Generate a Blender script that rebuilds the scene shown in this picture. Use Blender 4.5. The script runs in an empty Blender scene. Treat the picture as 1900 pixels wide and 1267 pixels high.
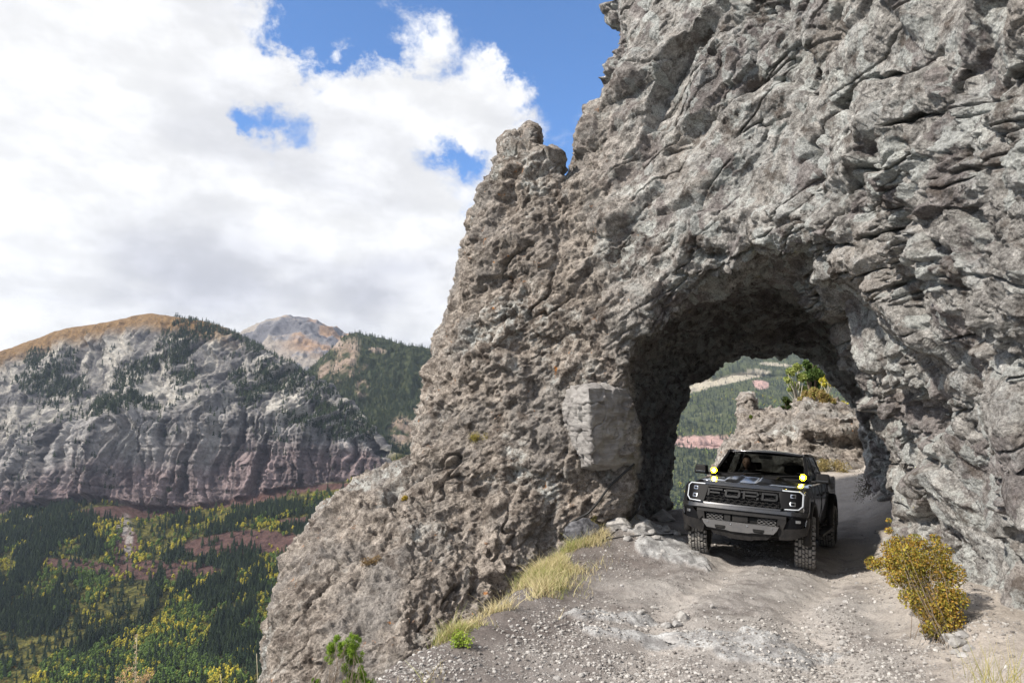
import bpy, bmesh, math, random
import numpy as np
from mathutils import Vector, Matrix

# ------------------------------------------------------------ camera, sky, sun, exposure
sc = bpy.context.scene
COL = sc.collection
F_PX = 1267.0
PITCH = math.atan((805 - 633.5) / F_PX)
CAM = np.array([0.0, 0.0, 2.15])
cam = bpy.data.cameras.new('camera')
cam.lens = 24.0; cam.sensor_width = 36.0; cam.clip_start = 0.05; cam.clip_end = 40000
camo = bpy.data.objects.new('camera', cam); COL.objects.link(camo)
camo.location = CAM; camo.rotation_euler = (math.pi / 2 + PITCH, 0, 0)
sc.camera = camo
sc.view_settings.view_transform = 'Standard'; sc.view_settings.look = 'None'
sc.view_settings.exposure = 0.85; sc.view_settings.gamma = 1; sc.view_settings.use_curve_mapping = False
sc.cycles.use_denoising = True
sc.cycles.max_bounces = 6; sc.cycles.diffuse_bounces = 1; sc.cycles.glossy_bounces = 3
sc.cycles.transmission_bounces = 5; sc.cycles.transparent_max_bounces = 8
sc.cycles.volume_bounces = 0
HAZE = 0.000030
CP, SP = math.cos(PITCH), math.sin(PITCH)
def ray(px, py):
    a = (np.asarray(px, float) - 950) / F_PX; b = (633.5 - np.asarray(py, float)) / F_PX
    return np.stack([a, CP - SP * b, SP + CP * b], -1)
def P(px, py, t):
    return CAM + ray(px, py) * np.asarray(t, float)[..., None]
def proj(p):
    q = np.asarray(p, float) - CAM
    t = q[..., 1] * CP + q[..., 2] * SP; b = -q[..., 1] * SP + q[..., 2] * CP
    return 950 + F_PX * q[..., 0] / t, 633.5 - F_PX * b / t, t

SUN_EL, SUN_AZ = math.radians(40), math.radians(-118)      # azimuth from +Y towards +X
sdir = Vector((math.sin(SUN_AZ) * math.cos(SUN_EL), math.cos(SUN_AZ) * math.cos(SUN_EL), math.sin(SUN_EL)))
sl = bpy.data.lights.new('sun', 'SUN'); sl.energy = 3.3; sl.angle = math.radians(2.0); sl.color = (1.0, 0.93, 0.83)
so = bpy.data.objects.new('sun', sl); COL.objects.link(so)
so.rotation_euler = sdir.to_track_quat('Z', 'Y').to_euler(); so.location = (-20, -20, 60)

class NT:
    """small helper round a node tree"""
    def __init__(s, tree): s.t = tree; s.n = tree.nodes; s.l = tree.links
    def add(s, typ, **kw):
        n = s.n.new(typ)
        for k, v in kw.items():
            if k.startswith('i_'):
                key = k[2:]; key = int(key) if key.isdigit() else key.replace('_', ' ')
                sock = n.inputs[key]
                if isinstance(v, bpy.types.NodeSocket): s.l.new(v, sock)
                else: sock.default_value = v
            else: setattr(n, k, v)
        return n
    def put(s, v, sock):
        if isinstance(v, bpy.types.NodeSocket): s.l.new(v, sock)
        else: sock.default_value = v
    def math(s, op, a, b=0.0, clamp=False):
        n = s.n.new('ShaderNodeMath'); n.operation = op; n.use_clamp = clamp
        s.put(a, n.inputs[0]); s.put(b, n.inputs[1]); return n.outputs[0]
    def noise(s, vec, scale, detail=4, rough=0.55, dist=0.0, out=0):
        n = s.n.new('ShaderNodeTexNoise'); s.l.new(vec, n.inputs['Vector'])
        n.inputs['Scale'].default_value = scale; n.inputs['Detail'].default_value = detail
        n.inputs['Roughness'].default_value = rough; n.inputs['Distortion'].default_value = dist
        return n.outputs[out]
    def vor(s, vec, scale, feature='F1', out='Distance', rnd=1.0):
        n = s.n.new('ShaderNodeTexVoronoi'); n.feature = feature; s.l.new(vec, n.inputs['Vector'])
        n.inputs['Scale'].default_value = scale; n.inputs['Randomness'].default_value = rnd
        return n.outputs[out]
    def ss(s, v, lo, hi, a=0.0, b=1.0):
        n = s.n.new('ShaderNodeMapRange'); n.interpolation_type = 'SMOOTHSTEP'
        s.put(v, n.inputs[0]); n.inputs[1].default_value = lo; n.inputs[2].default_value = hi
        n.inputs[3].default_value = a; n.inputs[4].default_value = b; return n.outputs[0]
    def mix(s, f, a, b, mode='MIX'):
        n = s.n.new('ShaderNodeMix'); n.data_type = 'RGBA'; n.blend_type = mode
        s.put(f, n.inputs[0])
        for v, k in ((a, 6), (b, 7)):
            if not isinstance(v, bpy.types.NodeSocket) and len(v) == 3: v = (*v, 1)
            s.put(v, n.inputs[k])
        return n.outputs[2]
    def map(s, vec, scale=(1, 1, 1), rot=(0, 0, 0), loc=(0, 0, 0)):
        n = s.n.new('ShaderNodeMapping'); s.l.new(vec, n.inputs['Vector'])
        n.inputs['Scale'].default_value = scale; n.inputs['Rotation'].default_value = rot; n.inputs['Location'].default_value = loc
        return n.outputs[0]
    def bump(s, h, strength, dist, normal=None):
        n = s.n.new('ShaderNodeBump'); n.inputs['Strength'].default_value = strength; n.inputs['Distance'].default_value = dist
        s.l.new(h, n.inputs['Height'])
        if normal is not None: s.l.new(normal, n.inputs['Normal'])
        return n.outputs[0]

world = bpy.data.worlds.new('World'); sc.world = world; world.use_nodes = True
w = NT(world.node_tree); w.n.clear()
tc = w.add('ShaderNodeTexCoord').outputs['Generated']
sky = w.add('ShaderNodeTexSky'); sky.sky_type = 'NISHITA'; sky.sun_disc = False
sky.sun_elevation = SUN_EL; sky.sun_rotation = SUN_AZ; sky.altitude = 3000; sky.air_density = 1.0; sky.dust_density = 0.6
w.l.new(tc, sky.inputs[0])
def ddir(px, py):
    d = ray(px, py); return d / np.linalg.norm(d)
# cloud cover: noise over the direction of view, with clear patches where the sky opens
nrm = w.add('ShaderNodeVectorMath', operation='NORMALIZE', i_0=tc).outputs[0]
warpn = w.noise(nrm, 4.5, 7, 0.66, 0, 1)
wv = w.add('ShaderNodeVectorMath', operation='SUBTRACT', i_0=warpn, i_1=(.5, .5, .5)).outputs[0]
wv = w.add('ShaderNodeVectorMath', operation='SCALE', i_0=wv, i_Scale=0.30).outputs[0]
wd = w.add('ShaderNodeVectorMath', operation='ADD', i_0=nrm, i_1=wv).outputs[0]
acc = None
#   (px, py, angular radius, weight)  weight<0 opens the sky
for (px, py, r, wt) in [(560, 10, .08, -.9), (650, 40, .09, -1.0), (760, -50, .13, -1.0), (960, -60, .17, -1.0), (1110, 60, .11, -.9), (600, 110, .06, -.75), (1000, 40, .08, -.6),
                        (1070, 200, .09, -.8), (440, 222, .035, -.85), (490, 240, .035, -.75), (550, 255, .03, -.5), (820, 285, .045, -.9), (870, 310, .04, -.75), (1030, 310, .06, -.7), (760, 240, .03, -.45), (860, 430, .025, -.4), (560, 300, .02, -.3), (700, 100, .025, -.4),
                        (840, 130, .10, .75), (930, 100, .06, .5), (740, 190, .09, .45), (640, 180, .09, .5), (770, 50, .045, .55), (560, 150, .04, .3), (930, 200, .07, .4), (520, 90, .05, .35), (690, 360, .10, .4),
                        (1250, -300, .30, -.5), (140, 480, .16, .6), (100, 250, .28, .6), (300, 100, .12, .5), (420, 500, .18, .8), (680, 520, .16, .7), (300, 420, .14, .5)]:
    d = ddir(px, py)
    dp = w.add('ShaderNodeVectorMath', operation='DISTANCE', i_0=wd, i_1=tuple(d)).outputs['Value']
    g = w.ss(dp, 0.0, r * 1.35, wt, 0.0)
    acc = g if acc is None else w.math('ADD', acc, g)
mp = w.map(nrm, (1.0, 1.0, 1.9))
n1 = w.noise(mp, 5.5, 11, 0.66, 0.35)
cov = w.math('ADD', w.math('MULTIPLY', w.math('SUBTRACT', n1, 0.5), 3.0), w.math('ADD', acc, 0.66))
mask = w.ss(cov, -0.05, 0.85)
thick = w.ss(w.noise(w.map(nrm, (1, 1, 3.0), loc=(3.1, .4, .6)), 2.6, 5, 0.5, 0.3), 0.40, 0.66)
sepz = w.add('ShaderNodeSeparateXYZ', i_0=nrm).outputs[2]
low = w.ss(sepz, 0.08, 0.50, 1.0, 0.25)
shade = w.math('MULTIPLY', thick, low)
puff = w.ss(w.noise(mp, 11, 6, 0.6), 0.35, 0.7, 0.86, 1.08)
cloudcol = w.mix(shade, (0.60, 0.603, 0.61), (0.38, 0.39, 0.435))
cloudcol = w.mix(1.0, cloudcol, w.add('ShaderNodeCombineColor', i_0=puff, i_1=puff, i_2=puff).outputs[0], 'MULTIPLY')
skyc = w.add('ShaderNodeVectorMath', operation='MULTIPLY', i_0=sky.outputs[0], i_1=(.095, .130, .160)).outputs[0]
hz = w.mix(w.ss(sepz, 0.0, 0.30, 0.75, 0.0), skyc, (0.55, 0.62, 0.72))
col = w.mix(mask, hz, cloudcol)
grd = w.mix(w.ss(sepz, -0.05, 0.0), (0.10, 0.11, 0.10), col)
bg = w.add('ShaderNodeBackground', i_Color=grd, i_Strength=1.0)
w.l.new(bg.outputs[0], w.add('ShaderNodeOutputWorld').inputs[0])

# ------------------------------------------------------------ numeric noise
f32 = np.float32
def _h(ix, iy, iz, seed):
    h = (ix.astype(np.uint32) * np.uint32(374761393) + iy.astype(np.uint32) * np.uint32(668265263) +
         iz.astype(np.uint32) * np.uint32(2147483647 - 58) + np.uint32(seed * 974711 + 12345))
    h = (h ^ (h >> np.uint32(13))) * np.uint32(1274126177)
    h = (h ^ (h >> np.uint32(16))) * np.uint32(2246822519)
    return h ^ (h >> np.uint32(15))
def _r(h): return (h & np.uint32(0xFFFFFF)).astype(f32) * f32(1 / 16777216)
def vnoise(p, seed=0):
    p = np.asarray(p, f32); i = np.floor(p).astype(np.int32); f = p - i
    u = f * f * f * (f * (f * 6 - 15) + 10)
    out = 0
    for dx in (0, 1):
        wx = u[..., 0] if dx else 1 - u[..., 0]
        for dy in (0, 1):
            wy = u[..., 1] if dy else 1 - u[..., 1]
            for dz in (0, 1):
                wz = u[..., 2] if dz else 1 - u[..., 2]
                out = out + wx * wy * wz * _r(_h(i[..., 0] + dx, i[..., 1] + dy, i[..., 2] + dz, seed))
    return out * 2 - 1
ROT = np.array([[0.0, 0.8, 0.6], [-0.8, 0.36, -0.48], [-0.6, -0.48, 0.64]], f32)
def fbm(p, oct=4, seed=0, rough=0.5, ridged=False):
    p = np.asarray(p, f32); a = 1.0; s = 0; tot = 0
    for k in range(oct):
        n = vnoise(p, seed + k * 7)
        if ridged: n = 1 - 2 * np.abs(n)
        s = s + a * n; tot += a; a *= rough; p = p @ ROT.T * f32(2.03) + f32(1.7)
    return s / tot
def worley(p, seed=0):
    """F1, F2, random of the nearest cell (N x 4), vector from its centre"""
    p = np.asarray(p, f32); i = np.floor(p).astype(np.int32)
    n = p.shape[0]; f1 = np.full(n, 9, f32); f2 = np.full(n, 9, f32); best = np.zeros((n, 3), f32); hid = np.zeros(n, np.uint32)
    for dx in (-1, 0, 1):
        for dy in (-1, 0, 1):
            for dz in (-1, 0, 1):
                cx, cy, cz = i[:, 0] + dx, i[:, 1] + dy, i[:, 2] + dz
                h = _h(cx, cy, cz, seed)
                v = np.stack([p[:, 0] - cx - _r(h), p[:, 1] - cy - _r(h * np.uint32(747796405) + np.uint32(1)),
                              p[:, 2] - cz - _r(h * np.uint32(277803737) + np.uint32(7))], 1)
                d = (v * v).sum(1)
                m = d < f1
                f2 = np.where(m, f1, np.minimum(f2, d)); f1 = np.where(m, d, f1)
                best[m] = v[m]; hid[m] = h[m]
    rnd = np.stack([_r(hid * np.uint32(k) + np.uint32(k >> 3)) for k in (2654435761, 1540483477, 3266489917, 668265263)], 1)
    return np.sqrt(f1), np.sqrt(f2), rnd, best
def facets(p, scale, seed, tilt=0.8, step=0.5, wrp=0.3):
    """broken rock: every cell of a warped Voronoi pattern is a plane of its own slope and height (unit: cells)"""
    q = p / f32(scale); q = q + wrp * np.stack([fbm(q * 1.3 + o, 2, seed + 5) for o in (0, 11.3, 23.7)], 1)
    f1, f2, r, v = worley(q, seed)
    d = ((r[:, :3] * 2 - 1) * v).sum(1) * tilt + (r[:, 3] - 0.5) * step
    edge = np.clip((f2 - f1) / 0.12, 0, 1); e2 = ss(f2 - f1, 0, .20)
    return (d * (.22 + .78 * e2) - 0.07 * (1 - edge)) * scale, edge, r
def smax(a, b, k):
    h = np.clip(0.5 + 0.5 * (a - b) / k, 0, 1); return b + (a - b) * h + k * h * (1 - h)
def smin(a, b, k): return -smax(-a, -b, k)
def ss(x, a, b):
    t = np.clip((x - a) / (b - a), 0, 1); return t * t * (3 - 2 * t)
def table(xs, ys, T, x, y):
    """smooth lookup of a table with rows ys and columns xs"""
    xs = np.array(xs, float); ys = np.array(ys, float); T = np.array(T, float)
    def loc(a, v):
        i = np.clip(np.searchsorted(a, v) - 1, 0, len(a) - 2); t = np.clip((v - a[i]) / (a[i + 1] - a[i]), 0, 1)
        return i, t
    i, tx = loc(xs, x); j, ty = loc(ys, y)
    return (T[j, i] * (1 - tx) + T[j, i + 1] * tx) * (1 - ty) + (T[j + 1, i] * (1 - tx) + T[j + 1, i + 1] * tx) * ty
def poly_sdf(poly, x, y):
    """signed distance to a polygon, positive inside"""
    poly = np.array(poly, float); d = np.full(x.shape, 1e18); ins = np.zeros(x.shape, bool)
    for a, b in zip(poly, np.roll(poly, -1, 0)):
        e = b - a; L = (e * e).sum() + 1e-12
        h = np.clip(((x - a[0]) * e[0] + (y - a[1]) * e[1]) / L, 0, 1)
        d = np.minimum(d, (x - a[0] - h * e[0]) ** 2 + (y - a[1] - h * e[1]) ** 2)
        c = ((a[1] > y) != (b[1] > y))
        if abs(e[1]) > 1e-9: ins ^= c & (x < e[0] * (y - a[1]) / e[1] + a[0])
    return np.where(ins, 1, -1) * np.sqrt(d)

# ------------------------------------------------------------ object helpers
def tag(o, label=None, cat=None, group=None, kind=None):
    if label: o['label'] = label
    if cat: o['category'] = cat
    if group: o['group'] = group
    if kind: o['kind'] = kind
    return o
def link(name, me, mats, parent=None):
    o = bpy.data.objects.new(name, me); COL.objects.link(o)
    for m in (mats if isinstance(mats, (list, tuple)) else [mats]):
        if m is not None: me.materials.append(m)
    if parent is not None: o.parent = parent
    return o
def mesh_np(name, V, Fq, smooth=True, mat_idx=None):
    """mesh from vertex array and an array of equal-sided faces (or a list of such arrays)"""
    me = bpy.data.meshes.new(name); V = np.ascontiguousarray(V, f32)
    Fs = Fq if isinstance(Fq, list) else [Fq]
    Fs = [np.asarray(f, np.int32) for f in Fs if len(f)]
    me.vertices.add(len(V)); me.vertices.foreach_set('co', V.ravel())
    flat = np.concatenate([f.ravel() for f in Fs]); tot = np.concatenate([np.full(len(f), f.shape[1], np.int32) for f in Fs])
    me.loops.add(len(flat)); me.loops.foreach_set('vertex_index', flat)
    me.polygons.add(len(tot)); start = np.concatenate([[0], np.cumsum(tot)[:-1]]).astype(np.int32)
    me.polygons.foreach_set('loop_start', start); me.polygons.foreach_set('loop_total', tot)
    me.polygons.foreach_set('use_smooth', np.full(len(tot), smooth))
    if mat_idx is not None: me.polygons.foreach_set('material_index', np.asarray(mat_idx, np.int32))
    me.update(calc_edges=True); return me
def attr(me, name, C):
    C = np.asarray(C, f32)
    if C.ndim == 1:
        a = me.attributes.new(name, 'FLOAT', 'POINT'); a.data.foreach_set('value', C)
    else:
        if C.shape[1] == 3: C = np.hstack([C, np.ones((len(C), 1), f32)])
        a = me.attributes.new(name, 'FLOAT_COLOR', 'POINT'); a.data.foreach_set('color', C.ravel())
def verts_of(me):
    V = np.empty(len(me.vertices) * 3, f32); me.vertices.foreach_get('co', V); return V.reshape(-1, 3)
def normals_of(me):
    N = np.empty(len(me.vertices) * 3, f32); me.vertex_normals.foreach_get('vector', N); return N.reshape(-1, 3)
def set_verts(me, V):
    me.vertices.foreach_set('co', np.ascontiguousarray(V, f32).ravel()); me.update()
def surface_nets(fld):
    """isosurface of a sampled field (inside < 0) in index coordinates"""
    s = fld < 0
    nx, ny, nz = fld.shape
    c = s[:-1, :-1, :-1].astype(np.int8)
    cnt = sum(s[dx:nx - 1 + dx, dy:ny - 1 + dy, dz:nz - 1 + dz].astype(np.int8) for dx in (0, 1) for dy in (0, 1) for dz in (0, 1))
    cells = np.argwhere((cnt > 0) & (cnt < 8)); n = len(cells)
    idx = np.full((nx - 1, ny - 1, nz - 1), -1, np.int32); idx[tuple(cells.T)] = np.arange(n)
    acc = np.zeros((n, 3)); num = np.zeros(n)
    cor = [(a, b, d) for a in (0, 1) for b in (0, 1) for d in (0, 1)]
    val = {k: fld[cells[:, 0] + k[0], cells[:, 1] + k[1], cells[:, 2] + k[2]] for k in cor}
    for a in cor:
        for ax in range(3):
            if a[ax] == 0:
                b = list(a); b[ax] = 1; b = tuple(b)
                va, vb = val[a], val[b]; m = (va < 0) != (vb < 0)
                t = np.where(m, va / np.where(m, va - vb, 1), 0)
                pt = np.array(a, float)[None] + t[:, None] * (np.array(b) - np.array(a))[None]
                acc += pt * m[:, None]; num += m
    V = cells + acc / num[:, None]
    quads = []
    for ax in range(3):
        sl0 = [slice(None)] * 3; sl1 = [slice(None)] * 3
        sl0[ax] = slice(0, -1); sl1[ax] = slice(1, None)
        o1, o2 = [k for k in range(3) if k != ax]
        A, B = s[tuple(sl0)], s[tuple(sl1)]
        e = np.argwhere(A != B)
        e = e[(e[:, o1] > 0) & (e[:, o2] > 0) & (e[:, o1] < fld.shape[o1] - 1) & (e[:, o2] < fld.shape[o2] - 1)]
        ins = A[tuple(e.T)]
        def at(d1, d2):
            q = e.copy(); q[:, o1] += d1; q[:, o2] += d2; return idx[tuple(q.T)]
        q = np.stack([at(-1, -1), at(0, -1), at(0, 0), at(-1, 0)], 1)
        flip = ins if ax != 1 else ~ins
        q[~flip] = q[~flip][:, ::-1]
        quads.append(q)
    Q = np.concatenate(quads); Q = Q[(Q >= 0).all(1)]
    return V, Q
def keep_largest(V, Q):
    """drop loose crumbs"""
    lab = np.arange(len(V))
    while True:
        m = lab[Q].min(1); new = lab.copy()
        for k in range(4): np.minimum.at(new, Q[:, k], m)
        new = new[new]
        if (new == lab).all(): break
        lab = new
    u, c = np.unique(lab[Q[:, 0]], return_counts=True); big = u[c.argmax()]
    Q = Q[lab[Q[:, 0]] == big]; used = np.unique(Q); mp = np.full(len(V), -1); mp[used] = np.arange(len(used))
    return V[used], mp[Q]
def subdivide(V, Q, lv):
    me = mesh_np('tmp', V, Q); o = bpy.data.objects.new('tmp', me); COL.objects.link(o)
    m = o.modifiers.new('s', 'SUBSURF'); m.levels = lv; m.render_levels = lv
    dg = bpy.context.evaluated_depsgraph_get(); ev = o.evaluated_get(dg)
    r = bpy.data.meshes.new_from_object(ev)
    bpy.data.objects.remove(o); bpy.data.meshes.remove(me); return r
def frustum_rock(u0, u1, v0, v1, du, t0, t1, field, lv):
    """mesh of a solid given by field(u, v, t, world point); the sampling grid is finer near the viewpoint"""
    us = np.arange(u0, u1 + du, du); vs = np.arange(v0, v1 + du, du)
    nt = int(math.log(t1 / t0) / (du / F_PX)) + 1; ts = np.geomspace(t0, t1, nt)
    fld = np.empty((len(us), len(vs), nt), f32)
    for i in range(0, len(us), 24):
        U, Vv, T = np.meshgrid(us[i:i + 24], vs, ts, indexing='ij')
        fld[i:i + 24] = field(U, Vv, T)
    V, Q = surface_nets(fld); V, Q = keep_largest(V, Q)
    uu = np.interp(V[:, 0], np.arange(len(us)), us); vv = np.interp(V[:, 1], np.arange(len(vs)), vs)
    tt = np.exp(np.interp(V[:, 2], np.arange(nt), np.log(ts)))
    return subdivide(P(uu, vv, tt), Q, lv)
# ------------------------------------------------------------ cliff with the tunnel
SIL = [(380, 1600), (478, 1310), (500, 1240), (512, 1180), (522, 1090), (540, 1040), (572, 985), (600, 940), (640, 908), (668, 900), (700, 884), (728, 878), (745, 862), (772, 856),
       (776, 800), (800, 710), (828, 610), (850, 530), (866, 470), (880, 400), (896, 350), (912, 325), (926, 300), (934, 268), (950, 256), (968, 262), (984, 240), (997, 252), (1004, 296), (1012, 296), (1022, 276), (1034, 292), (1038, 318),
       (1043, 346), (1062, 322), (1078, 296), (1080, 262), (1092, 235), (1104, 200), (1124, 180), (1142, 160), (1150, 118), (1162, 90), (1146, 40), (1152, 0), (1160, -420), (2700, -420), (2700, 1600)]
DX = [400, 600, 750, 900, 1050, 1150, 1250, 1400, 1550, 1650, 1780, 1900, 2200]
DY = [-300, 0, 250, 450, 600, 750, 900, 1000, 1100, 1200, 1400]
DT = [[17, 17, 17, 16.6, 16, 15.2, 14.4, 12.6, 10.6, 9.2, 7.4, 6.0, 4.4],
      [17, 17, 17, 16.2, 15.5, 14.6, 13.6, 12.0, 10.0, 8.6, 6.9, 5.6, 4.1],
      [17, 17, 16, 15.3, 14.5, 13.8, 13.0, 11.7, 9.8, 8.4, 6.8, 5.4, 4.0],
      [16, 16, 15, 14.3, 13.8, 13.0, 12.2, 11.4, 9.8, 8.5, 6.7, 5.3, 4.0],
      [15.5, 15.3, 14.5, 14, 13.3, 12.5, 12.2, 11.8, 10.2, 8.6, 6.7, 5.2, 4.0],
      [15, 14.8, 14, 13.6, 13.1, 12.6, 12.4, 12.3, 11.2, 9.1, 6.8, 5.1, 4.0],
      [14, 13.6, 13.2, 13.2, 12.9, 12.7, 12.8, 13, 12.6, 9.8, 6.9, 5.1, 4.0],
      [13, 12.6, 12.3, 12.4, 12.7, 13.1, 13.5, 14, 14, 10.8, 6.9, 5.0, 3.9],
      [12, 11.5, 11, 11.5, 12.7, 13.8, 14.5, 15, 14.5, 11.2, 6.75, 4.9, 3.8],
      [11, 10.3, 9.7, 10.6, 12.7, 14.0, 14.5, 15, 14.5, 11.2, 6.35, 4.6, 3.6],
      [10, 9.2, 8.8, 10, 12.5, 14, 14.5, 15, 14.5, 11.2, 5.9, 4.3, 3.4]]
# the tunnel: outline of its mouth and of its far opening
T_IN, T_OUT = 12.3, 18.4
MOUTH = [(1165, 1150), (1182, 1000), (1190, 900), (1176, 800), (1156, 700), (1162, 650), (1196, 606), (1262, 588), (1310, 552), (1350, 540), (1420, 524), (1476, 540), (1508, 592), (1560, 640), (1590, 720), (1630, 800), (1650, 900), (1665, 1000), (1680, 1150)]
EXIT = [(1262, 1120), (1264, 980), (1258, 900), (1260, 820), (1272, 785), (1290, 752), (1300, 722), (1328, 706), (1338, 682), (1390, 664), (1440, 668), (1500, 668), (1530, 700), (1562, 745), (1585, 778), (1606, 800), (1616, 860), (1622, 960), (1630, 1120)]
def _polar(poly, t):
    q = P([p[0] for p in poly], [p[1] for p in poly], np.full(len(poly), t))[:, [0, 2]]
    c = np.array([(q[:, 0].min() + q[:, 0].max()) / 2, 1.6]); d = q - c
    a = np.arctan2(d[:, 1], d[:, 0]); r = np.hypot(d[:, 0], d[:, 1]); o = np.argsort(a); a, r = a[o], r[o]
    g = np.linspace(-math.pi, math.pi, 361)
    return c, np.interp(g, np.concatenate([a - 2 * math.pi, a, a + 2 * math.pi]), np.tile(r, 3))
CI, RI = _polar(MOUTH, T_IN); CO, RO = _polar(EXIT, T_OUT)
def tunnel(t, X, Z):
    s = np.clip((t - T_IN) / (T_OUT - T_IN), -1.2, 1.25)
    cx = CI[0] + (CO[0] - CI[0]) * s; cz = CI[1]
    dx, dz = X - cx, Z - cz; r = np.hypot(dx, dz); a = (np.arctan2(dz, dx) + math.pi) / (2 * math.pi) * 360
    i = np.clip(a.astype(int), 0, 359); fr = a - i
    ri = RI[i] * (1 - fr) + RI[i + 1] * fr; ro = RO[i] * (1 - fr) + RO[i + 1] * fr
    sc_ = np.clip(s, 0, 1)
    R = ri * (1 - sc_) + ro * sc_
    R = R + np.where(s < 0, -s * 0.6, 0) + 0.55 * np.sin(np.clip(s, 0, 1) * math.pi)
    return r - R            # < 0 inside the hole
def cliff_field(U, Vv, T):
    sh = U.shape
    W = P(U, Vv, T); X, Y, Z = W[..., 0], W[..., 1], W[..., 2]
    sd = poly_sdf(SIL, U[:, :, 0], Vv[:, :, 0])[:, :, None] * T / F_PX
    D = table(DX, DY, DT, U, Vv)
    # joints and clefts that run through the whole mass
    p = W.reshape(-1, 3).astype(f32)
    near = (np.abs(D - T) < 2.2).ravel() | (np.abs(tunnel(T, X, Z)) < 1.3).ravel()
    n = np.zeros(len(p), f32)
    pn = p[near]
    q = pn @ np.array([[.78, 0, -.62], [0, 1, 0], [.62, 0, .78]], f32)      # beds dip down to the left
    right = ss(pn[:, 0], 1.5, 4.5)
    n[near] = 0.42 * fbm(pn * 0.33, 3, 3) + right * 0.50 * fbm(q * np.array([.26, .5, .70], f32), 3, 19, 0.5, True) + 0.12 * fbm(pn * 1.1, 2, 40)
    n = n.reshape(sh)
    f = smax(D - T - n, -sd - 0.06 * n, .28 + .8 * ss(Vv, 330, 560))
    back = np.maximum(D + 4.0, np.where(X > 1.5, T_OUT + 0.3 + np.clip(X - 9.0, 0, 6), 0)) + 0.8 * n
    f = smax(f, T - back, 0.8)
    tn = tunnel(T, X, Z) - 0.55 * n
    return smax(f, -tn, 0.35).astype(f32)
me = frustum_rock(380, 2700, -230, 1420, 9.0, 3.6, 25, cliff_field, 2)
V = verts_of(me).astype(f32); N = normals_of(me)
left = 1 - ss(V[:, 0] + 0.12 * V[:, 2], 1.6, 4.2)              # rounded brown conglomerate | angular grey rock
inner = ss(-tunnel(*[a.astype(float) for a in (proj(V)[2], V[:, 0], V[:, 2])]), -0.9, -0.1) * ss(proj(V)[2], 12.4, 13.8)
# beds dip to the lower left; blocks are longer along them
q = V @ np.array([[.78, 0, -.62], [0, 1, 0], [.62, 0, .78]], f32) * np.array([.66, .8, 1.12], f32)
wp = 0.25 * np.stack([fbm(V * 0.9 + o, 3, 60) for o in (0, 9.1, 17.7)], 1)
f_big, e_big, r_big = facets(q + wp, 1.25, 11, 0.80, 0.10, .12)
f_mid, e_mid, r_mid = facets(q * np.array([1, 1, .75], f32) + wp * .4, 0.46, 12, 0.9, 0.20, .12)
f_sm, e_sm, r_sm = facets(V + wp * .2, 0.19, 13, 0.9, 0.26, .12)
f_tn, e_tn, r_tn = facets(V, 0.075, 14, 0.8, 0.35)
rg = fbm(V * 1.7, 4, 30, 0.55)
pits = fbm(V * 4.2, 4, 31, 0.62, True); holes = fbm(V * 2.9 + 3, 3, 37, .55)
fw, _, rw, _v = worley(V / 0.30 + wp, 77)                      # cobbles set in the matrix
fw2, _, rw2, _v2 = worley(V / 0.12 + wp * 2, 78)
cob = np.clip(0.42 - fw, 0, .42) * (rw[:, 3] > 0.45); cob2 = np.clip(0.40 - fw2, 0, .4) * (rw2[:, 3] > 0.4)
strata = fbm(V @ np.array([[.94, 0, -.34], [0, 1, 0], [.34, 0, .94]], f32) * np.array([.5, .5, 3.2], f32), 4, 55, 0.55, True)
lump = fbm(V * 1.15 + 5, 3, 58, .5)
dl = 0.32 * f_big + 0.10 * rg + 0.08 * strata + 0.12 * np.abs(lump) + 0.03 * pits + 0.16 * cob + 0.09 * cob2 + 0.28 * f_sm + 0.50 * f_tn + 0.42 * f_mid - .10 * ss(holes, .22, .42)
gate = ss(fbm(V * .75 + 2, 3, 66), -.10, .30)                    # broken zones beside smooth faces
dr = 0.60 * f_big + (.16 + .40 * gate) * f_mid + (.12 + .45 * gate) * f_sm + (.28 + .3 * gate) * f_tn + 0.06 * rg + 0.03 * pits + .10 * gate * cob - .12 * gate * ss(holes, .18, .42)
micro = fbm(V * 17, 3, 39, .65)
dt = 0.60 * f_mid + .45 * f_sm + .3 * f_tn + .08 * rg + .10 * f_big
dl = dl * (1 - inner) + dt * inner; dr = dr * (1 - inner) + dt * inner
rough_amt = 0.9 + 0.3 * fbm(V * .5, 2, 91)
disp = (left * dl + (1 - left) * dr) * rough_amt + .020 * micro + .03 * left * fbm(V * 7.5, 2, 38, .6, True)
# deep clefts between the beds
cl = fbm(q * np.array([.55, .8, 1.25], f32) + 4.4, 4, 71, 0.5); cl2 = fbm(q * np.array([.5, .8, 2.2], f32) + 14.4, 4, 72, 0.5)
disp -= 0.34 * np.exp(-(cl / 0.028) ** 2) * ss(fbm(V * .6, 2, 73), -.1, .25) * (0.55 + 0.45 * (1 - left)) + (.03 + .08 * (1 - left)) * np.exp(-(cl2 / 0.03) ** 2)
V2 = V + N * disp[:, None]
set_verts(me, V2)
# what the surface is made of: x = brown conglomerate share, y = clast tone, z = inside of tunnel
attr(me, 'rock', np.stack([left, 0.5 * r_sm[:, 0] + 0.5 * r_mid[:, 1], inner], 1))
attr(me, 'clast', np.stack([r_mid[:, 0], r_sm[:, 1], np.where(left > .5, rw[:, 0] * (cob > 0), r_big[:, 2])], 1))

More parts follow.
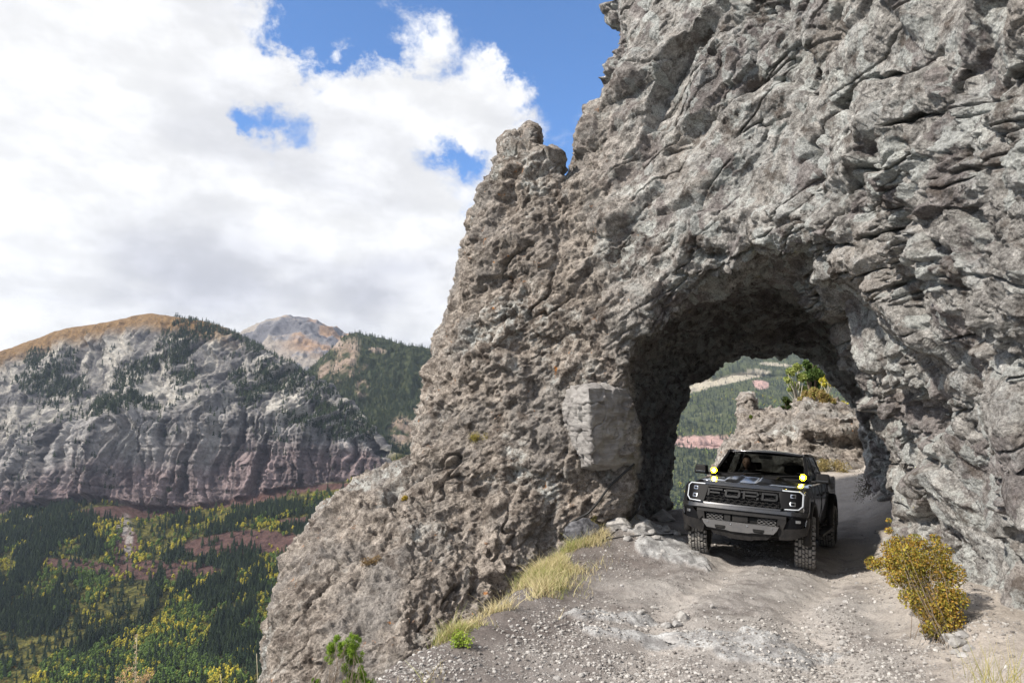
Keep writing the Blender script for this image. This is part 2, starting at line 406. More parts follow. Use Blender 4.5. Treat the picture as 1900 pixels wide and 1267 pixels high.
def rock_mat(name, warm=1.0):
    m = bpy.data.materials.new(name); m.use_nodes = True; t = NT(m.node_tree); b = t.n['Principled BSDF']
    pos = t.add('ShaderNodeNewGeometry').outputs['Position']
    a = t.add('ShaderNodeAttribute', attribute_name='rock').outputs['Color']; s = t.add('ShaderNodeSeparateColor', i_0=a)
    c = t.add('ShaderNodeAttribute', attribute_name='clast').outputs['Color']; s2 = t.add('ShaderNodeSeparateColor', i_0=c)
    n1 = t.noise(pos, 0.7, 6, .6); n2 = t.noise(pos, 5.5, 8, .68); n3 = t.noise(pos, 38, 6, .7); n4 = t.noise(t.map(pos, loc=(7, 3, 1)), 1.9, 6, .62)
    brown = t.mix(t.ss(n2, .33, .68), (.135, .112, .095), (.53, .465, .405))
    brown = t.mix(t.ss(n1, .42, .62, 0, .6), brown, (.275, .262, .25))
    grey = t.mix(t.ss(n2, .32, .70), (.16, .150, .142), (.60, .578, .548))
    grey = t.mix(t.ss(s2.outputs[0], .68, .76, 0, .6), grey, (.20, .172, .172))      # purple clasts
    grey = t.mix(t.ss(s2.outputs[1], .76, .83, 0, .75), grey, (.48, .50, .485))        # pale green clasts
    grey = t.mix(t.ss(n4, .52, .63, 0, .55), grey, (.53, .54, .53))
    grey = t.mix(t.ss(n1, .55, .66, 0, .6), grey, (.36, .32, .285))
    col = t.mix(s.outputs[0], grey, brown)
    # pale weathered patches, lichen
    pale = t.math('MULTIPLY', t.ss(t.noise(t.map(pos, (1, 1, .8), loc=(2, 9, 4)), .75, 6, .62), .53, .64), t.ss(n2, .42, .60))
    col = t.mix(t.math('MULTIPLY', pale, .85), col, (.56, .575, .55))
    lich = t.math('MULTIPLY', t.ss(t.noise(t.map(pos, loc=(5, 1, 8)), 4.5, 7, .7), .62, .68), t.ss(t.noise(t.map(pos, loc=(1, 1, 3)), .8, 3), .46, .58))
    col = t.mix(t.math('MULTIPLY', lich, s.outputs[0]), col, (.50, .20, .045))
    blk = t.math('MULTIPLY', t.ss(t.noise(t.map(pos, loc=(15, 1, 8)), 7.5, 6, .72), .56, .68), .85)
    col = t.mix(blk, col, (.085, .08, .076))
    col = t.mix(t.math('MULTIPLY', t.ss(t.noise(t.map(pos, loc=(25, 3, 8)), 2.2, 6, .66), .54, .66), .8), col, (.12, .097, .082))
    sp = t.math('MULTIPLY', t.ss(n3, .30, .72, .62, 1.30), t.ss(t.noise(pos, 95, 4, .7), .3, .7, .80, 1.18))
    vv = t.ss(s.outputs[1], 0, 1, .86, 1.12)
    k = t.math('MULTIPLY', sp, vv)
    col = t.mix(1.0, col, t.add('ShaderNodeCombineColor', i_0=k, i_1=k, i_2=k).outputs[0], 'MULTIPLY')
    t.l.new(col, b.inputs['Base Color']); b.inputs['Roughness'].default_value = .93; b.inputs['Specular IOR Level'].default_value = .25
    h = t.math('ADD', t.math('MULTIPLY', n3, .35), t.math('ADD', t.math('MULTIPLY', t.noise(pos, 110, 4, .7), .16), t.math('MULTIPLY', t.vor(pos, 26), .25)))
    nb = t.bump(h, 1.0, .045); nb = t.bump(t.noise(pos, 13, 6, .75), .9, .07, nb)
    pt = t.ss(t.vor(t.add('ShaderNodeVectorMath', operation='ADD', i_0=pos, i_1=t.add('ShaderNodeVectorMath', operation='SCALE', i_0=t.noise(pos, 6, 3, .5, 0, 1), i_Scale=.12).outputs[0]).outputs[0], 9.5), .10, .34); nb = t.bump(pt, .55, .04, nb)
    t.l.new(nb, b.inputs['Normal']); return m
M_rock = rock_mat('cliff_rock')
cliff = link('cliff', me, M_rock); tag(cliff, kind='structure')

# ------------------------------------------------------------ road and shoulder
EDGE = np.array([(-1.9, 2.0), (-1.5, 4.4), (-1.12, 5.9), (-.98, 6.7), (-.65, 7.5), (-.30, 8.3), (.05, 9.3), (.42, 10.8), (.95, 12.2), (1.5, 13.6), (1.9, 15), (2.6, 17), (4.4, 18.6), (6.2, 20), (8.2, 23), (9.6, 27), (13, 38)])
def edge_x(y): return np.interp(y, EDGE[:, 1], EDGE[:, 0])
def pix_ground(px, py):
    d = ray(px, py); t = -CAM[2] / d[2]; return (CAM + d * t)[:2]
SLABS = [(1150, 1142, 90, 10), (1265, 1182, 120, 14), (1240, 1035, 80, 20), (1200, 1010, 75, 22), (1370, 1185, 150, 22), (1420, 1215, 120, 18), (1160, 1175, 70, 9), (1500, 1200, 70, 10)]
SL = []
for (px, py, rx, ry) in SLABS:
    c = pix_ground(px, py); a = pix_ground(px + rx, py); b_ = pix_ground(px, py - ry); SL.append((c[0], c[1], abs(a[0] - c[0]), max(.25, abs(b_[1] - c[1]))))
def ground_base(x, y):
    z = 0.085 * (y - 17.5).clip(0, 20)
    z = z + 0.42 * np.exp(-((x - 2.1) / .9) ** 2 - ((y - 14.5) / 1.8) ** 2)      # spoil at the foot of the left jamb
    z = z + 0.10 * np.exp(-((x - edge_x(y) - .3) / .5) ** 2)
    rt = np.interp(y, [2, 5, 7, 9.5, 12, 14.5, 20], [3.6, 3.95, 4.5, 5.6, 6.9, 8.0, 10.6])
    z = z + 0.35 * ss(x, rt - 0.9, rt + .3)
    wv_ = .18 * np.sin(y * .9) + .1 * np.sin(y * 2.3)
    z = z - 0.10 * np.exp(-((x - rt + 1.5 + wv_) / .30) ** 2) - 0.085 * np.exp(-((x - rt + 3.2 + wv_) / .32) ** 2)   # wheel tracks
    z = z + np.where(y > 19, 0.9 * ss(x, 8.6 + .45 * (y - 17), 10.5 + .5 * (y - 17)), 0)
    # the ground the truck stands on falls towards the wall
    u_ = (x - 4.25) * .86 - (y - 12.6) * .5; v_ = (x - 4.25) * .5 + (y - 12.6) * .86
    z = z - .055 * np.clip(u_, -1.6, 1.6) * np.exp(-((v_ - .8) / 3.0) ** 4)
    e = edge_x(y) - x
    return z - np.where(e > 0, 0.25 * np.minimum(e, .2) / .2 * e + 1.7 * np.clip(e - .12, 0, None), 0)
def slab_mask(x, y):
    m = np.zeros(x.shape)
    for (cx, cy, rx, ry) in SL:
        m = np.maximum(m, np.clip(1.35 - np.hypot((x - cx) / rx, (y - cy) / ry), 0, 1))
    return m
def ground_z(x, y, fine=True):
    sh = x.shape; p = np.stack([x.ravel(), y.ravel(), np.zeros(x.size)], 1).astype(f32)
    n = 0.06 * fbm(p * .8, 3, 5) + 0.035 * fbm(p * 2.6, 3, 6)
    if fine: n = n + 0.016 * fbm(p * 9, 4, 8, .6) + 0.012 * np.maximum(fbm(p * 24, 2, 9, .6), 0)
    z = ground_base(x, y) + n.reshape(sh)
    sm = slab_mask(x, y) * .78 + 0.55 * fbm(p * np.array([1.2, .5, 1], f32) @ np.array([[.9, .43, 0], [-.43, .9, 0], [0, 0, 1]], f32) * 2.2, 4, 24, .6).reshape(sh)
    f, e, r = facets(p * np.array([1, .55, 1], f32) @ np.array([[.9, .43, 0], [-.43, .9, 0], [0, 0, 1]], f32), .40, 33, 0.22, .22)
    k = ss(sm, .38, .46); z = z + k * (0.03 + 0.5 * f.reshape(sh) + .03 * fbm(p * 3 * np.array([1, .4, 1], f32), 3, 61, .5, True).reshape(sh))
    return z, k
ys = np.concatenate([np.linspace(1.5, 4.5, 60, endpoint=False), 4.5 * (36 / 4.5) ** (np.linspace(0, 1, 560))])
us = np.linspace(-1, 1, 640)
Yg = np.repeat(ys[:, None], len(us), 1); Xg = (us[None] * .62 + .22) * (Yg + 2.0) * 1.0
Zg, Kg = ground_z(Xg, Yg)
idx = np.arange(Xg.size).reshape(Xg.shape)
Q = np.stack([idx[:-1, :-1], idx[:-1, 1:], idx[1:, 1:], idx[1:, :-1]], -1).reshape(-1, 4)
me = mesh_np('road', np.stack([Xg, Yg, Zg], -1).reshape(-1, 3), Q)
attr(me, 'bed', Kg.ravel())
rtg = np.interp(Yg, [2, 5, 7, 9.5, 12, 14.5, 20], [3.6, 3.95, 4.5, 5.6, 6.9, 8.0, 10.6]); wvg = .18 * np.sin(Yg * .9) + .1 * np.sin(Yg * 2.3)
attr(me, 'track', np.clip(np.exp(-((Xg - rtg + 1.5 + wvg) / .28) ** 2) + .9 * np.exp(-((Xg - rtg + 3.2 + wvg) / .28) ** 2), 0, 1).ravel())      # packed, paler dust in the wheel tracks
m = bpy.data.materials.new('dirt_road'); m.use_nodes = True; t = NT(m.node_tree); b = t.n['Principled BSDF']
pos = t.add('ShaderNodeNewGeometry').outputs['Position']; bed = t.add('ShaderNodeAttribute', attribute_name='bed').outputs['Fac']
n1 = t.noise(pos, .55, 5, .6); n2 = t.noise(pos, 4, 7, .65); n3 = t.noise(pos, 45, 5, .7)
sep = t.add('ShaderNodeSeparateXYZ', i_0=pos)
dirt = t.mix(t.ss(n2, .32, .66), (.155, .137, .127), (.33, .305, .287))
dirt = t.mix(t.ss(n1, .40, .62, 0, .75), dirt, (.42, .395, .37))
# loose brown soil along the outer edge of the road, packed pale dust along the wall
lx = t.math('SUBTRACT', sep.outputs[0], t.math('MULTIPLY', sep.outputs[1], .34))
dirt = t.mix(t.ss(t.math('ADD', lx, t.math('MULTIPLY', t.math('SUBTRACT', n1, .5), 2.2)), -2.9, -.8, .8, 0), dirt, (.125, .104, .095))
trk = t.add('ShaderNodeAttribute', attribute_name='track').outputs['Fac']
dirt = t.mix(t.math('MULTIPLY', trk, t.ss(n2, .30, .55, .25, .85)), dirt, (.47, .43, .395))
dirt = t.mix(t.ss(t.math('ADD', lx, t.math('MULTIPLY', t.math('SUBTRACT', n2, .5), 1.0)), 1.2, 2.0, 0, .6), dirt, (.52, .46, .40))
peb = t.vor(pos, 34, 'F1', 'Color'); pd = t.vor(pos, 34)
pm = t.math('MULTIPLY', t.ss(pd, .38, .30), t.ss(t.noise(pos, 2.4, 4), .42, .60))
pc = t.mix(t.add('ShaderNodeSeparateColor', i_0=peb).outputs[0], (.20, .19, .19), (.50, .48, .46))
col = t.mix(pm, dirt, pc)
rockc = t.mix(t.ss(n2, .35, .65), (.24, .232, .23), (.50, .50, .495))
rockc = t.mix(t.ss(n3, .3, .5, .5, 0), rockc, (.20, .18, .17))
col = t.mix(bed, col, rockc)
k = t.ss(n3, .28, .74, .78, 1.22); col = t.mix(1.0, col, t.add('ShaderNodeCombineColor', i_0=k, i_1=k, i_2=k).outputs[0], 'MULTIPLY')
t.l.new(col, b.inputs['Base Color']); b.inputs['Roughness'].default_value = .95; b.inputs['Specular IOR Level'].default_value = .2
h = t.math('ADD', t.math('MULTIPLY', pm, .55), t.math('ADD', t.math('MULTIPLY', n3, .7), t.math('MULTIPLY', t.noise(pos, 120, 4, .7), .35)))
t.l.new(t.bump(h, .9, .022), b.inputs['Normal']); M_dirt = m
road = link('road', me, M_dirt); tag(road, kind='structure')
# ------------------------------------------------------------ mountains across the valley
def crom(a, n):
    """Catmull-Rom resampling along axis 0 (rows) by n steps per span"""
    a = np.asarray(a, float); out = []
    A = np.concatenate([2 * a[:1] - a[1:2], a, 2 * a[-1:] - a[-2:-1]])
    for i in range(len(a) - 1):
        p0, p1, p2, p3 = A[i:i + 4]
        for t in np.arange(n[i] if hasattr(n, '__len__') else n) / (n[i] if hasattr(n, '__len__') else n):
            t = float(t); m1 = (p2 - p0) * .35; m2 = (p3 - p1) * .35; t2, t3 = t * t, t * t * t
            out.append((2 * t3 - 3 * t2 + 1) * p1 + (t3 - 2 * t2 + t) * m1 + (-2 * t3 + 3 * t2) * p2 + (t3 - t2) * m2)
    out.append(a[-1]); return np.array(out)
def terrain(cols, rows, nrow, nu):
    """rows: list of (py list, t list) along the columns cols; returns grids of world points and of (px, row coordinate)"""
    u = np.linspace(cols[0], cols[-1], nu)
    pts = []
    for py, tt in rows:
        py = py if hasattr(py, '__len__') else [py] * len(cols); tt = tt if hasattr(tt, '__len__') else [tt] * len(cols)
        def sm(v):
            fine = crom(np.array(v)[:, None], 8)[:, 0]; xf = crom(np.array(cols, float)[:, None], 8)[:, 0]
            return np.interp(u, xf, fine)
        pts.append(P(u, sm(py), sm(tt)))
    pts = np.array(pts)
    G = crom(pts, nrow)
    v = np.concatenate([np.arange(n) / n + i for i, n in enumerate(nrow)] + [[len(nrow)]])
    return G, np.repeat(u[None], len(v), 0), np.repeat(v[:, None], nu, 1)
def grid_normals(G):
    du = np.gradient(G, axis=1); dv = np.gradient(G, axis=0); n = np.cross(du, -dv); n /= np.linalg.norm(n, axis=-1, keepdims=True) + 1e-9
    n[(n * (CAM - G)).sum(-1) < 0] *= -1; return n
def grid_faces(nr, nc):
    idx = np.arange(nr * nc).reshape(nr, nc)
    return np.stack([idx[:-1, :-1], idx[1:, :-1], idx[1:, 1:], idx[:-1, 1:]], -1).reshape(-1, 4)
def lerp(a, b, k): k = np.asarray(k)[..., None]; return a * (1 - k) + np.asarray(b) * k

cols = [-400, -200, 0, 60, 120, 200, 275, 340, 400, 450, 500, 560, 610, 660, 695, 715, 760, 860, 1000]
crest = [720, 690, 658, 634, 612, 600, 584, 594, 606, 628, 660, 692, 726, 768, 806, 838, 872, 880, 884]
ct = [3400, 3350, 3300, 3280, 3250, 3220, 3200, 3140, 3080, 3020, 2940, 2840, 2740, 2620, 2520, 2470, 2440, 2430, 2430]
mid = [780, 765, 745, 738, 730, 722, 706, 700, 700, 704, 716, 742, 770, 800, 826, 850, 878, 886, 890]
ctop = [850, 840, 832, 820, 792, 778, 775, 770, 768, 770, 778, 790, 802, 818, 836, 858, 882, 890, 894]
cbot = [975, 962, 950, 944, 930, 928, 944, 944, 936, 926, 914, 902, 894, 886, 880, 882, 890, 898, 902]
mt = [2850, 2830, 2800, 2790, 2780, 2760, 2740, 2710, 2680, 2640, 2600, 2560, 2520, 2470, 2430, 2420, 2410, 2405, 2405]
tt_ = [2560, 2550, 2540, 2535, 2500, 2480, 2470, 2450, 2430, 2420, 2410, 2400, 2390, 2380, 2370, 2370, 2380, 2380, 2380]
bt = [2330, 2330, 2330, 2330, 2320, 2320, 2330, 2320, 2310, 2305, 2300, 2300, 2300, 2300, 2310, 2320, 2330, 2330, 2330]
back = [(c + 190) for c in crest]
n19 = len(cols)
rows = [(back, [t + 900 for t in ct]), (crest, ct), (mid, mt), (ctop, tt_), (cbot, bt), ([c * .35 + 1005 * .65 - 0 for c in cbot], 2080), (1085, 1830), (1190, 1580), (1300, 1370), (1480, 1130), (1900, 700)]
GA, UA, VA = terrain(cols, rows, [16, 110, 80, 130, 60, 70, 80, 70, 40, 14], 900)
NA = grid_normals(GA)
PXA, PYA, _t = proj(GA)
# clefts and buttresses: vertical on the cliff, slanting down the slopes above and below
w3 = GA * np.array([1, 1, 1]) / 100.0
sh = UA.shape
def nz(a, k, o, sd, r=.5, rid=False): return fbm((a * np.array(k)).reshape(-1, 3), o, sd, r, rid).reshape(sh)
warp = nz(w3, (.8, .8, .8), 3, 101)
cliffm = ss(VA, 2.75, 3.15) * (1 - ss(VA, 3.93, 4.06)) * (1 - ss(UA, 705, 735))
upm = ss(VA, 1.0, 1.5) * (1 - ss(VA, 2.85, 3.15))
lowm = ss(VA, 3.95, 4.1)
xs = GA[..., 0] / 100 + .45 * warp
rib = nz(np.stack([xs, 0 * xs, GA[..., 2] / 100 * .16], -1), (1.05, 1, 1), 4, 110, .58, True) + .55 * nz(np.stack([xs, 0 * xs + 7, GA[..., 2] / 100 * .35], -1), (5.2, 1, 1), 3, 113, .6, True)
rib2 = nz(np.stack([xs + GA[..., 2] / 100 * .75, 0 * xs + 5, GA[..., 2] / 100 * .12], -1), (.75, 1, 1), 4, 120, .55, True)
rib3 = nz(np.stack([xs - GA[..., 2] / 100 * .85, 0 * xs + 9, GA[..., 2] / 100 * .12], -1), (.9, 1, 1), 4, 130, .55, True)
lay = nz(np.stack([GA[..., 0] / 100 * .12 , GA[..., 1] / 100 * .1, GA[..., 2] / 100 * 5.5 + .3 * warp], -1), (1, 1, 1), 3, 140, .5)
fine = nz(w3, (4.5, 4.5, 4.5), 4, 150, .6)
ribu = np.where(UA < 330, rib2, rib3); k = ss(UA, 250, 420); ribu = rib2 * (1 - k) + rib3 * k + .30 * nz(np.stack([xs * 1.0 + GA[..., 2] / 100 * .3, 0 * xs + 7, GA[..., 2] / 100 * .3], -1), (4.2, 1, 1), 3, 114, .6, True)
butt = nz(np.stack([xs, 0 * xs + 3, GA[..., 2] / 100 * .10], -1), (.42, 1, 1), 2, 115, .5)
d = cliffm * (46 * rib + 55 * butt + 9 * lay + 11 * fine) + upm * (62 * ribu + 6 * lay + 12 * fine + 30 * butt) + lowm * (14 * rib3 * (1 - ss(VA, 6, 9)) + 5 * fine)
d = d + (1 - ss(VA, .8, 1.3)) * 8 * fine
def facet2(k, s, tilt, step): return facets((k).reshape(-1, 3).astype(f32), s, 900 + int(s * 10), tilt, step)[0].reshape(sh)
fc1 = facet2(np.stack([xs, GA[..., 1] / 300, GA[..., 2] / 100 * .24], -1), .55, .9, .5); fc2 = facet2(np.stack([xs, GA[..., 1] / 300, GA[..., 2] / 100 * .5], -1), .22, .9, .5)
fu1 = facet2(np.stack([xs + GA[..., 2] / 100 * np.where(UA < 330, .6, -.7), GA[..., 1] / 300, GA[..., 2] / 100 * .30], -1), .5, .9, .4)
ledge = np.abs(((GA[..., 2] + 14 * warp * 1.5 + GA[..., 0] * .04) / 46) % 1 - .5) * 2
d = d * .8 + cliffm * (95 * fc1 + 80 * fc2 - 4 * ss(ledge, .6, 1) * (warp > -.1)) + upm * (60 * fu1 + 60 * fc2)
dirn = NA * np.array([1, 1, .35]); dirn /= np.linalg.norm(dirn, axis=-1, keepdims=True)
GA2 = GA + dirn * d[..., None]
def ell(PX, PY, L, soft=.35):
    m = np.zeros(PX.shape)
    for (x, y, rx, ry, a) in L:
        c, s = math.cos(math.radians(a)), math.sin(math.radians(a)); dx, dy = PX - x, PY - y
        r = np.hypot((dx * c + dy * s) / rx, (-dx * s + dy * c) / ry); m = np.maximum(m, 1 - ss(r, 1 - soft, 1 + soft))
    return m
# ground colours by belt: tundra on the crest, pale ash slopes, purple cliff foot, red beds, green and rust undergrowth
tone = nz(w3, (1.3, 1.3, 1.3), 4, 160, .6) * .5 + .5; tone2 = nz(w3, (9, 9, 5), 3, 170, .6) * .5 + .5
streak = nz(np.stack([xs * 5, 0 * xs, GA[..., 2] / 100 * .6], -1), (1, 1, 1), 3, 180, .6) * .5 + .5
pale = lerp(np.array([.14, .136, .138]), [.50, .47, .42], ss(tone * .45 + streak * .55, .36, .70))
clf = lerp(np.array([.11, .105, .107]), [.39, .37, .355], ss(streak, .28, .72))
purp = lerp(np.array([.11, .09, .093]), [.30, .235, .232], ss(streak, .28, .72))
clf = lerp(clf, purp, ss(VA + .5 * (tone - .5) + .0006 * (UA - 100), 3.40, 3.85))
C = lerp(pale, clf, ss(VA, 2.7, 3.1))
rust = lerp(np.array([.17, .105, .055]), [.30, .20, .10], tone2)
C = lerp(C, rust, np.clip((1 - ss(PYA - np.interp(UA, cols, crest), 12, 42)) * ss(tone + .3 * (1 - ss(UA, 350, 420)), .25, .5) * (1 - ss(UA, 380, 470)) * (VA < 2.4), 0, 1))
grn = lerp(np.array([.050, .055, .024]), [.17, .155, .045], ss(tone2 * .6 + tone * .4, .35, .65))
red = lerp(np.array([.075, .046, .042]), [.150, .088, .076], tone2)
grm = ss(VA, 3.98, 4.12)
redm = np.clip(ell(PXA, PYA, [(455, 1010, 125, 26, -4), (300, 1060, 120, 20, 0), (640, 1000, 60, 20, -5), (150, 1050, 80, 12, 8), (250, 950, 110, 12, 0), (420, 925, 160, 16, -6), (600, 960, 90, 7, -5), (590, 905, 70, 6, -6), (235, 1020, 25, 40, 12)]) + .8 * (tone - .55), 0, 1)
redm = ss(redm + .45 * (tone2 - .5) + .3 * nz(w3, (.9, .9, 3.5), 3, 191), .42, .72) * ss(VA, 3.9, 4.0) * (1 - ss(PYA, 1085, 1130))
C = lerp(C, grn, grm); C = lerp(C, red, redm)
C = lerp(C, [.30, .27, .25], ell(PXA, PYA, [(228, 980, 12, 26, 15), (240, 1010, 7, 30, 10), (30, 975, 60, 7, -18), (175, 1215, 12, 8, 0)]) * ss(tone2, .35, .5))
C = lerp(C, grn * .9, ss(UA, 715, 740) * (VA < 4))
me = mesh_np('mountain', GA2.reshape(-1, 3), grid_faces(*sh)); attr(me, 'tint', C.reshape(-1, 3))
def far_mat(name, sc_=.02):
    m = bpy.data.materials.new(name); m.use_nodes = True; t = NT(m.node_tree); b = t.n['Principled BSDF']
    pos = t.add('ShaderNodeNewGeometry').outputs['Position']; c = t.add('ShaderNodeAttribute', attribute_name='tint').outputs['Color']
    n = t.noise(pos, sc_ * 4, 6, .7); k = t.ss(n, .3, .7, .72, 1.28)
    col = t.mix(1.0, c, t.add('ShaderNodeCombineColor', i_0=k, i_1=k, i_2=k).outputs[0], 'MULTIPLY')
    t.l.new(col, b.inputs['Base Color']); b.inputs['Roughness'].default_value = 1; b.inputs['Specular IOR Level'].default_value = .05
    t.l.new(t.bump(t.noise(pos, sc_ * 6, 5, .7), 1.0, 9.0), b.inputs['Normal']); return m
M_far = far_mat('mountain_ground')
tag(link('mountain', me, M_far), kind='structure')

# bare peak behind, and the forested ridge in front of it
cb = [330, 400, 440, 470, 500, 540, 575, 620, 660, 690, 740, 820, 900, 1000]
rb = [([c + 200 for c in [700, 660, 632, 616, 604, 598, 602, 620, 640, 655, 680, 700, 720, 740]], 7400), ([700, 660, 632, 616, 604, 596, 600, 616, 640, 655, 680, 700, 720, 740], 6000), ([740, 720, 690, 680, 676, 674, 680, 690, 700, 705, 720, 740, 760, 780], 5000), (900, 4300)]
GB, UB, VB = terrain(cb, rb, [8, 90, 60], 320); sh = UB.shape; NB = grid_normals(GB); w3 = GB / 100
def nzb(G, k, o, sd, r=.5, rid=False): return fbm((G / 100 * np.array(k)).reshape(-1, 3), o, sd, r, rid).reshape(G.shape[:2])
db = 60 * nzb(GB, (.5, .5, .12), 4, 201, .55, True) + 14 * nzb(GB, (2.5, 2.5, 2.5), 3, 202)
GB2 = GB + NB * (db * ss(VB, .9, 1.4))[..., None]
tb = nzb(GB, (.6, .6, .6), 4, 203, .6) * .5 + .5
C = lerp(np.array([.15, .15, .165]), [.33, .32, .32], ss(tb, .35, .65)); C = lerp(C, [.34, .20, .13], ss(tb, .45, .62) * ss(UB, 500, 570) * (1 - ss(VB, 1.75, 1.95)))
C = lerp(C, [.34, .27, .19], .45 * ss(tb, .5, .6))
me = mesh_np('peak', GB2.reshape(-1, 3), grid_faces(*sh)); attr(me, 'tint', C.reshape(-1, 3)); tag(link('mountain_peak', me, M_far), kind='structure')

cc = [380, 450, 500, 560, 590, 620, 645, 665, 690, 740, 780, 820, 900, 1000, 1100]
rc = [([900] * 15, 4600), ([760, 735, 725, 700, 680, 650, 628, 626, 630, 645, 652, 658, 672, 690, 700], [3900, 3900, 3900, 3850, 3820, 3800, 3780, 3760, 3750, 3720, 3700, 3650, 3600, 3600, 3600]),
      ([800, 790, 780, 770, 755, 740, 730, 735, 740, 745, 750, 755, 760, 770, 780], 3250), (860, 2750), (960, 2480)]
GC, UC, VC = terrain(cc, rc, [8, 90, 70, 30], 460); NC = grid_normals(GC)
dc = (34 * nzb(GC, (.9, .9, .15), 4, 211, .55, True) + 8 * nzb(GC, (4, 4, 4), 3, 212)) * ss(VC, .9, 1.4)
GC2 = GC + NC * dc[..., None]; PXC, PYC, _ = proj(GC2)
tb = nzb(GC, (1.4, 1.4, 1.4), 4, 213, .6) * .5 + .5
C = lerp(np.array([.045, .055, .035]), [.075, .085, .04], tb)
bareC = ell(PXC, PYC, [(640, 668, 20, 42, 25), (655, 690, 28, 7, -25), (672, 720, 12, 16, 0), (600, 690, 10, 26, 20), (625, 640, 16, 12, 30), (745, 800, 24, 26, 0), (640, 760, 10, 8, 0), (700, 650, 16, 5, 10)])
C = lerp(C, lerp(np.array([.24, .15, .09]), [.38, .33, .29], tb), np.clip(bareC * ss(tb + .1, .42, .62), 0, 1))
me = mesh_np('ridge', GC2.reshape(-1, 3), grid_faces(*UC.shape)); attr(me, 'tint', C.reshape(-1, 3)); tag(link('forest_ridge', me, M_far), kind='structure')

# the valley side seen through the tunnel
cd = [1040, 1150, 1250, 1320, 1380, 1440, 1500, 1560, 1650, 1800, 2000]
rd = [([640] * 11, 8600), ([600, 590, 585, 580, 590, 585, 590, 595, 600, 590, 600], 6600), ([690, 700, 704, 690, 676, 684, 692, 700, 700, 700, 700], 5000), ([715, 720, 722, 715, 705, 706, 712, 716, 716, 716, 716], 4850),
      (812, 3400), (834, 3300), (900, 2800), (1010, 2200), (1300, 1300)]
GD, UD, VD = terrain(cd, rd, [8, 60, 12, 70, 16, 50, 50, 20], 460); ND = grid_normals(GD)
dd = (40 * nzb(GD, (.5, .5, .12), 4, 221, .55, True) + 10 * nzb(GD, (2.5, 2.5, 2.5), 3, 222)) * ss(VD, .9, 1.4)
GD2 = GD + ND * dd[..., None]; PXD, PYD, _ = proj(GD2)
tb = nzb(GD, (1.3, 1.3, 1.3), 4, 223, .6) * .5 + .5
C = lerp(np.array([.05, .062, .045]), [.12, .135, .065], tb)
bareD = ell(PXD, PYD, [(1370, 700, 62, 7, -10), (1350, 706, 40, 6, -14), (1405, 690, 20, 6, 0), (1412, 713, 15, 8, 10), (1300, 716, 30, 8, -20), (1310, 820, 62, 12, 0), (1440, 676, 30, 3, 4)])
bareD = np.clip(bareD + .5 * (tb - .5), 0, 1)
pinkD = ell(PXD, PYD, [(1310, 822, 80, 20, 0), (1412, 713, 20, 12, 10)])
C = lerp(C, lerp(np.array([.42, .38, .30]) + 0 * C, [.46, .31, .28], pinkD), ss(bareD + .5 * (nzb(GD, (3, 3, 3), 3, 228)), .35, .6))
me = mesh_np('valley_side', GD2.reshape(-1, 3), grid_faces(*UD.shape)); attr(me, 'tint', C.reshape(-1, 3)); tag(link('valley_side', me, M_far), kind='structure')

# ------------------------------------------------------------ forests
rng = np.random.default_rng(7)
def leaf_mat(name, col, var, tint=None, trans=0.25):
    m = bpy.data.materials.new(name); m.use_nodes = True; t = NT(m.node_tree); b = t.n['Principled BSDF']
    if tint: c = t.add('ShaderNodeAttribute', attribute_name=tint).outputs['Color']
    else:
        pos = t.add('ShaderNodeNewGeometry').outputs['Position']; rn = t.add('ShaderNodeNewGeometry').outputs['Random Per Island']
        c = t.mix(rn, col, var)
    t.l.new(c, b.inputs['Base Color']); b.inputs['Roughness'].default_value = .75; b.inputs['Specular IOR Level'].default_value = .2
    if trans:
        tr = t.add('ShaderNodeBsdfTranslucent', i_Color=c); mx = t.add('ShaderNodeMixShader', i_0=trans)
        t.l.new(b.outputs[0], mx.inputs[1]); t.l.new(tr.outputs[0], mx.inputs[2]); t.l.new(mx.outputs[0], t.n['Material Output'].inputs[0])
    return m
def conifer_proto(seed, tiers=5, sides=6):
    """ragged tiers of drooping boughs, unit height"""
    r = np.random.default_rng(seed); V, Fc = [], []
    for k in range(tiers):
        z0 = .10 + .80 * k / tiers; z1 = min(1.0, z0 + .30 - .02 * k); rad = .17 * (1 - (k / tiers) ** 1.15) + .018
        ap = len(V); V.append((0, 0, z1)); ph = r.uniform(0, 6.3)
        for s in range(2 * sides):
            a = ph + s * math.pi / sides; q = rad * (r.uniform(.85, 1.25) if s % 2 == 0 else r.uniform(.35, .6))
            V.append((q * math.cos(a), q * math.sin(a), z0 + (0 if s % 2 == 0 else .045) + r.uniform(-.02, .02)))
        for s in range(2 * sides): Fc.append((ap, ap + 1 + s, ap + 1 + (s + 1) % (2 * sides)))
    return np.array(V), np.array(Fc)
def ico():
    bm = bmesh.new(); bmesh.ops.create_icosphere(bm, subdivisions=1, radius=1)
    V = np.array([v.co[:] for v in bm.verts]); Fc = np.array([[v.index for v in f.verts] for f in bm.faces]); bm.free(); return V, Fc
ICOV, ICOF = ico()
def aspen_proto(seed, blobs=5):
    """a crown of small overlapping leaf clumps, unit height"""
    r = np.random.default_rng(seed); V, Fc = [], []
    for k in range(blobs):
        z = .34 + .6 * (k + .3) / blobs; q = .17 * math.sin(math.pi * min(.92, .25 + .7 * (k / blobs))); a = k * 2.4
        c = np.array([q * .75 * math.cos(a), q * .75 * math.sin(a), z]); s = r.uniform(.12, .17) * (1.15 - .4 * k / blobs)
        v = ICOV * (s * r.uniform(.7, 1.3, (len(ICOV), 1))) * np.array([1, 1, 1.15]) + c
        Fc.append(ICOF + len(V) * 12); V.append(v)
    return np.concatenate(V), np.concatenate(Fc)
